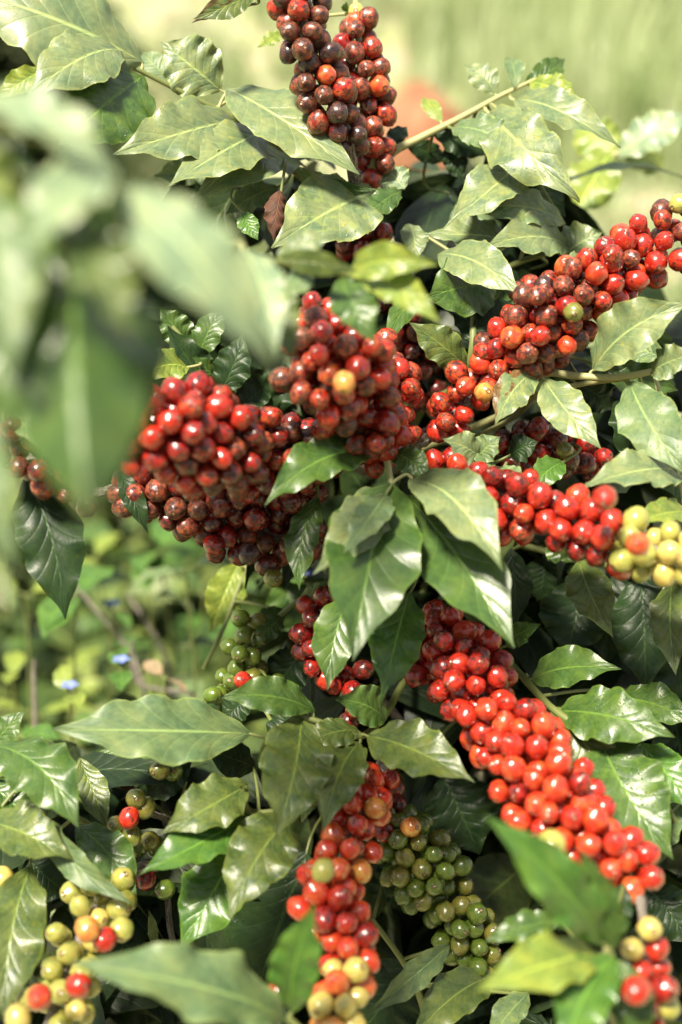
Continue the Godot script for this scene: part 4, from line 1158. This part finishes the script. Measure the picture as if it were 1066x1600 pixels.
func build_weeds() -> void:
	for r in [
		["weed with broad pale leaves hanging over the left edge below the dark leaf", 40, 930, 1.45, 0.075, 4, "y", false], ["bright weed in the gap under the shaded maroon cherries", 250, 860, 1.5, 0.085, 4, "g", false],
		["tall yellow-green weed left of the backlit leaf", 150, 870, 1.6, 0.09, 4, "y", false], ["weed with mid-green leaves beside the backlit leaf", 320, 930, 1.5, 0.09, 4, "m", false],
		["pale weed in the middle of the gap, above the dry litter", 235, 930, 1.42, 0.07, 3, "p", false], ["low bright weed rising just behind the long pale leaf", 190, 1045, 1.2, 0.05, 4, "g", true],
		["small lime weed above the left tip of the long pale leaf", 110, 1085, 1.2, 0.045, 3, "y", true], ["round-leaved weed at the left edge beside the small green fruit", 20, 1060, 1.35, 0.06, 4, "y", false],
		["dark-leaved weed in the gap left of the green sprig", 290, 1010, 1.4, 0.06, 3, "m", false], ["weed with blue flower above the dry twigs", 178, 955, 1.35, 0.05, 3, "g", true],
		["sprig with a tiny blue flower beside the dark red bunch", 482, 912, 1.1, 0.022, 3, "g", true], ["broad-leaved weed beneath the left cherries, farthest back", 330, 870, 1.9, 0.11, 4, "g", false],
		["grey-green weed behind the tall yellow-green one", 90, 850, 1.9, 0.11, 4, "m", false], ["weed close to the long pale leaf's middle", 250, 1100, 1.15, 0.045, 3, "m", false],
		["withered weed with beige dead leaves in the gap", 258, 1058, 1.22, 0.045, 5, "dead", false], ["broad bright weed under the left end of the maroon cherries", 120, 930, 1.3, 0.08, 4, "g", false],
		["pale weed with large soft leaves right of the blue flowers", 290, 890, 1.3, 0.085, 4, "u", false],
		["weed with narrow leaves in the lower gap at left edge", 30, 1150, 1.15, 0.05, 3, "g", false],
	]:
		weed(r[0], r[1], r[2], r[3], r[4], r[5], r[6], r[7])
	# undergrowth between them
	var poses := []
	var tints := []
	for k in 3800:
		var z := -rng.randf_range(1.35, 3.2)
		var x := rng.randf_range(-1.3, 1.3) * (-z * 0.5)
		var y := ground_height(x, z) + 0.22 * pow(rng.randf(), 1.6)
		var a := rng.randf() * TAU
		var dir := Vector3(cos(a), rng.randf_range(-0.5, 0.5), sin(a)).normalized()
		var n := Vector3.UP + Vector3(rng.randfn(), 0, rng.randfn()) * 0.35
		n = (n - dir * n.dot(dir)).normalized()
		var l := rng.randf_range(0.03, 0.085)
		poses.append(Transform3D(Basis(dir.cross(n) * l * 1.3, n * l, -dir * l), Vector3(x, y, z)))
		var c := Vector3(0.20, 0.36, 0.08).lerp(Vector3(0.52, 0.68, 0.20), rng.randf())
		if rng.randf() < 0.12:
			c = Vector3(0.80, 0.62, 0.40)
		tints.append(Color(c.x, c.y, c.z))
	for k in 1500:
		var z := -rng.randf_range(1.45, 2.6)
		var x := rng.randf_range(-0.40, 0.12) * -z * 0.75
		var y := ground_height(x, z) + rng.randf_range(0.02, 0.42) * (0.55 + 0.9 * absf(wobble.get_noise_2d(x * 9.0, z * 9.0)))
		var a := rng.randf() * TAU
		var dir := Vector3(cos(a), rng.randf_range(-0.6, 0.4), sin(a)).normalized()
		var n := Vector3.UP + Vector3(rng.randfn(), 0, rng.randfn()) * 0.4
		n = (n - dir * n.dot(dir)).normalized()
		var l := rng.randf_range(0.06, 0.13)
		poses.append(Transform3D(Basis(dir.cross(n) * l * 1.2, n * l, -dir * l), Vector3(x, y, z)))
		var c := Vector3(0.10, 0.22, 0.05).lerp(Vector3(0.62, 0.80, 0.22), pow(rng.randf(), 1.7))
		tints.append(Color(c.x, c.y, c.z))
	scatter("undergrowth", "bright low leaves covering the ground under the shrubs", "undergrowth", fill_leaf, poses, tints)
	# dry twigs standing in the gap
	for r in [
		["thin dry brown twig slanting through the gap at left", [[110, 905, 1.4], [160, 965, 1.38], [205, 1020, 1.36], [225, 1075, 1.34]], 0.0022],
		["curved dry twig beside the litter", [[208, 1000, 1.3], [206, 1040, 1.3], [225, 1072, 1.3], [300, 1082, 1.3]], 0.0022],
		["dark upright stub at the left edge", [[54, 1030, 1.3], [53, 1065, 1.3], [55, 1110, 1.3], [56, 1180, 1.3]], 0.003],
		["grey twig crossing the gap below the backlit leaf", [[200, 930, 1.5], [240, 990, 1.46], [262, 1040, 1.44]], 0.0026],
	]:
		var line := smooth(path(r[1]), 5)
		var low := line[line.size() - 1]
		line.append(Vector3(low.x, ground_height(low.x, low.z) - 0.01, low.z))
		var tb := buf()
		tube(tb, line, 0.0014, r[2], 6, 0.3)
		var o := thing("dry_twig", r[0], "twig", Vector3(low.x, line[line.size() - 1].y, low.z), "dry twigs in the gap")
		part("twig", close_mesh([tb], [bark], o.position), o)
	# a dark bush far behind at the top left
	var far := at(40, 90, 3.2)
	var foot := Vector3(far.x, ground_height(far.x, far.z), far.z)
	var bush := thing("leafy_bush", "dark blurred bush behind the pale leaves at upper left", "bush", foot)
	var sb := buf()
	tube(sb, PackedVector3Array([foot - Vector3(0, 0.02, 0), foot.lerp(far, 0.6), far]), 0.02, 0.008, 8)
	part("trunk", close_mesh([sb], [bark], foot), bush)
	var mm := MultiMesh.new()
	mm.transform_format = MultiMesh.TRANSFORM_3D
	mm.use_colors = true
	mm.mesh = fill_leaf
	mm.instance_count = 1100
	for k in 1100:
		var d := Vector3(rng.randfn(), rng.randfn(), rng.randfn()).normalized() * pow(rng.randf(), 0.4)
		var p := far + Vector3(d.x * 0.26, d.y * 0.26 - 0.05, d.z * 0.22)
		var a := rng.randf() * TAU
		var dir := Vector3(cos(a), rng.randf_range(-0.9, 0.2), sin(a)).normalized()
		var n := Vector3.UP + Vector3(rng.randfn(), 0, rng.randfn()) * 0.3
		n = (n - dir * n.dot(dir)).normalized()
		var l := rng.randf_range(0.06, 0.11)
		mm.set_instance_transform(k, Transform3D(Basis(dir.cross(n) * l, n * l, -dir * l), p - foot))
		var c := Vector3(0.05, 0.10, 0.03).lerp(Vector3(0.16, 0.26, 0.05), pow(rng.randf(), 3.0))
		mm.set_instance_color(k, Color(c.x, c.y, c.z))
	var cr := MultiMeshInstance3D.new()
	cr.name = "crown"
	cr.multimesh = mm
	bush.add_child(cr)
	cr.set_meta("kind", "stuff")

# the next row of the plantation, which keeps the low sky off the side of the shrubs that faces the viewer
func build_next_row() -> void:
	for spot in [["first", -2.3, 1.7], ["second", -0.75, 1.55], ["third", 0.85, 1.65], ["last", 2.4, 1.8]]:
		var foot := Vector3(spot[1], 0, spot[2])
		foot.y = ground_height(foot.x, foot.z) - 0.02
		var s := thing("coffee_shrub", "%s leafy coffee shrub of the facing row, across the path" % spot[0], "shrub", foot, "coffee shrubs of the facing row")
		var line := smooth(PackedVector3Array([foot, foot + Vector3(0.05, 0.8, 0.03), foot + Vector3(0.0, 1.5, 0.0), foot + Vector3(0.02, 2.1, 0.02)]), 5)
		var b := buf()
		tube(b, line, 0.03, 0.008, 8, 0.2)
		part("trunk", close_mesh([b], [bark], foot), s)
		var mm := MultiMesh.new()
		mm.transform_format = MultiMesh.TRANSFORM_3D
		mm.use_colors = true
		mm.mesh = fill_leaf
		mm.instance_count = 1300
		for k in 1300:
			var h := rng.randf_range(0.25, 2.3)
			var wide := 0.85 * sqrt(clampf(1.0 - pow(absf(h - 1.0) / 1.4, 2.0), 0.05, 1.0))
			var a := rng.randf() * TAU
			var r := wide * pow(rng.randf(), 0.4)
			var p := Vector3(cos(a) * r, h, sin(a) * r * 0.9)
			var dir := Vector3(cos(a), rng.randf_range(-1.0, 0.1), sin(a)).normalized()
			var n := Vector3.UP + Vector3(rng.randfn(), 0, rng.randfn()) * 0.35
			n = (n - dir * n.dot(dir)).normalized()
			var l := rng.randf_range(0.11, 0.18)
			mm.set_instance_transform(k, Transform3D(Basis(dir.cross(n) * l, n * l, -dir * l), p))
			var c := Vector3(0.10, 0.20, 0.05).lerp(Vector3(0.24, 0.34, 0.10), rng.randf())
			mm.set_instance_color(k, Color(c.x, c.y, c.z))
		var o := MultiMeshInstance3D.new()
		o.name = "foliage"
		o.multimesh = mm
		s.add_child(o)
		o.set_meta("kind", "stuff")
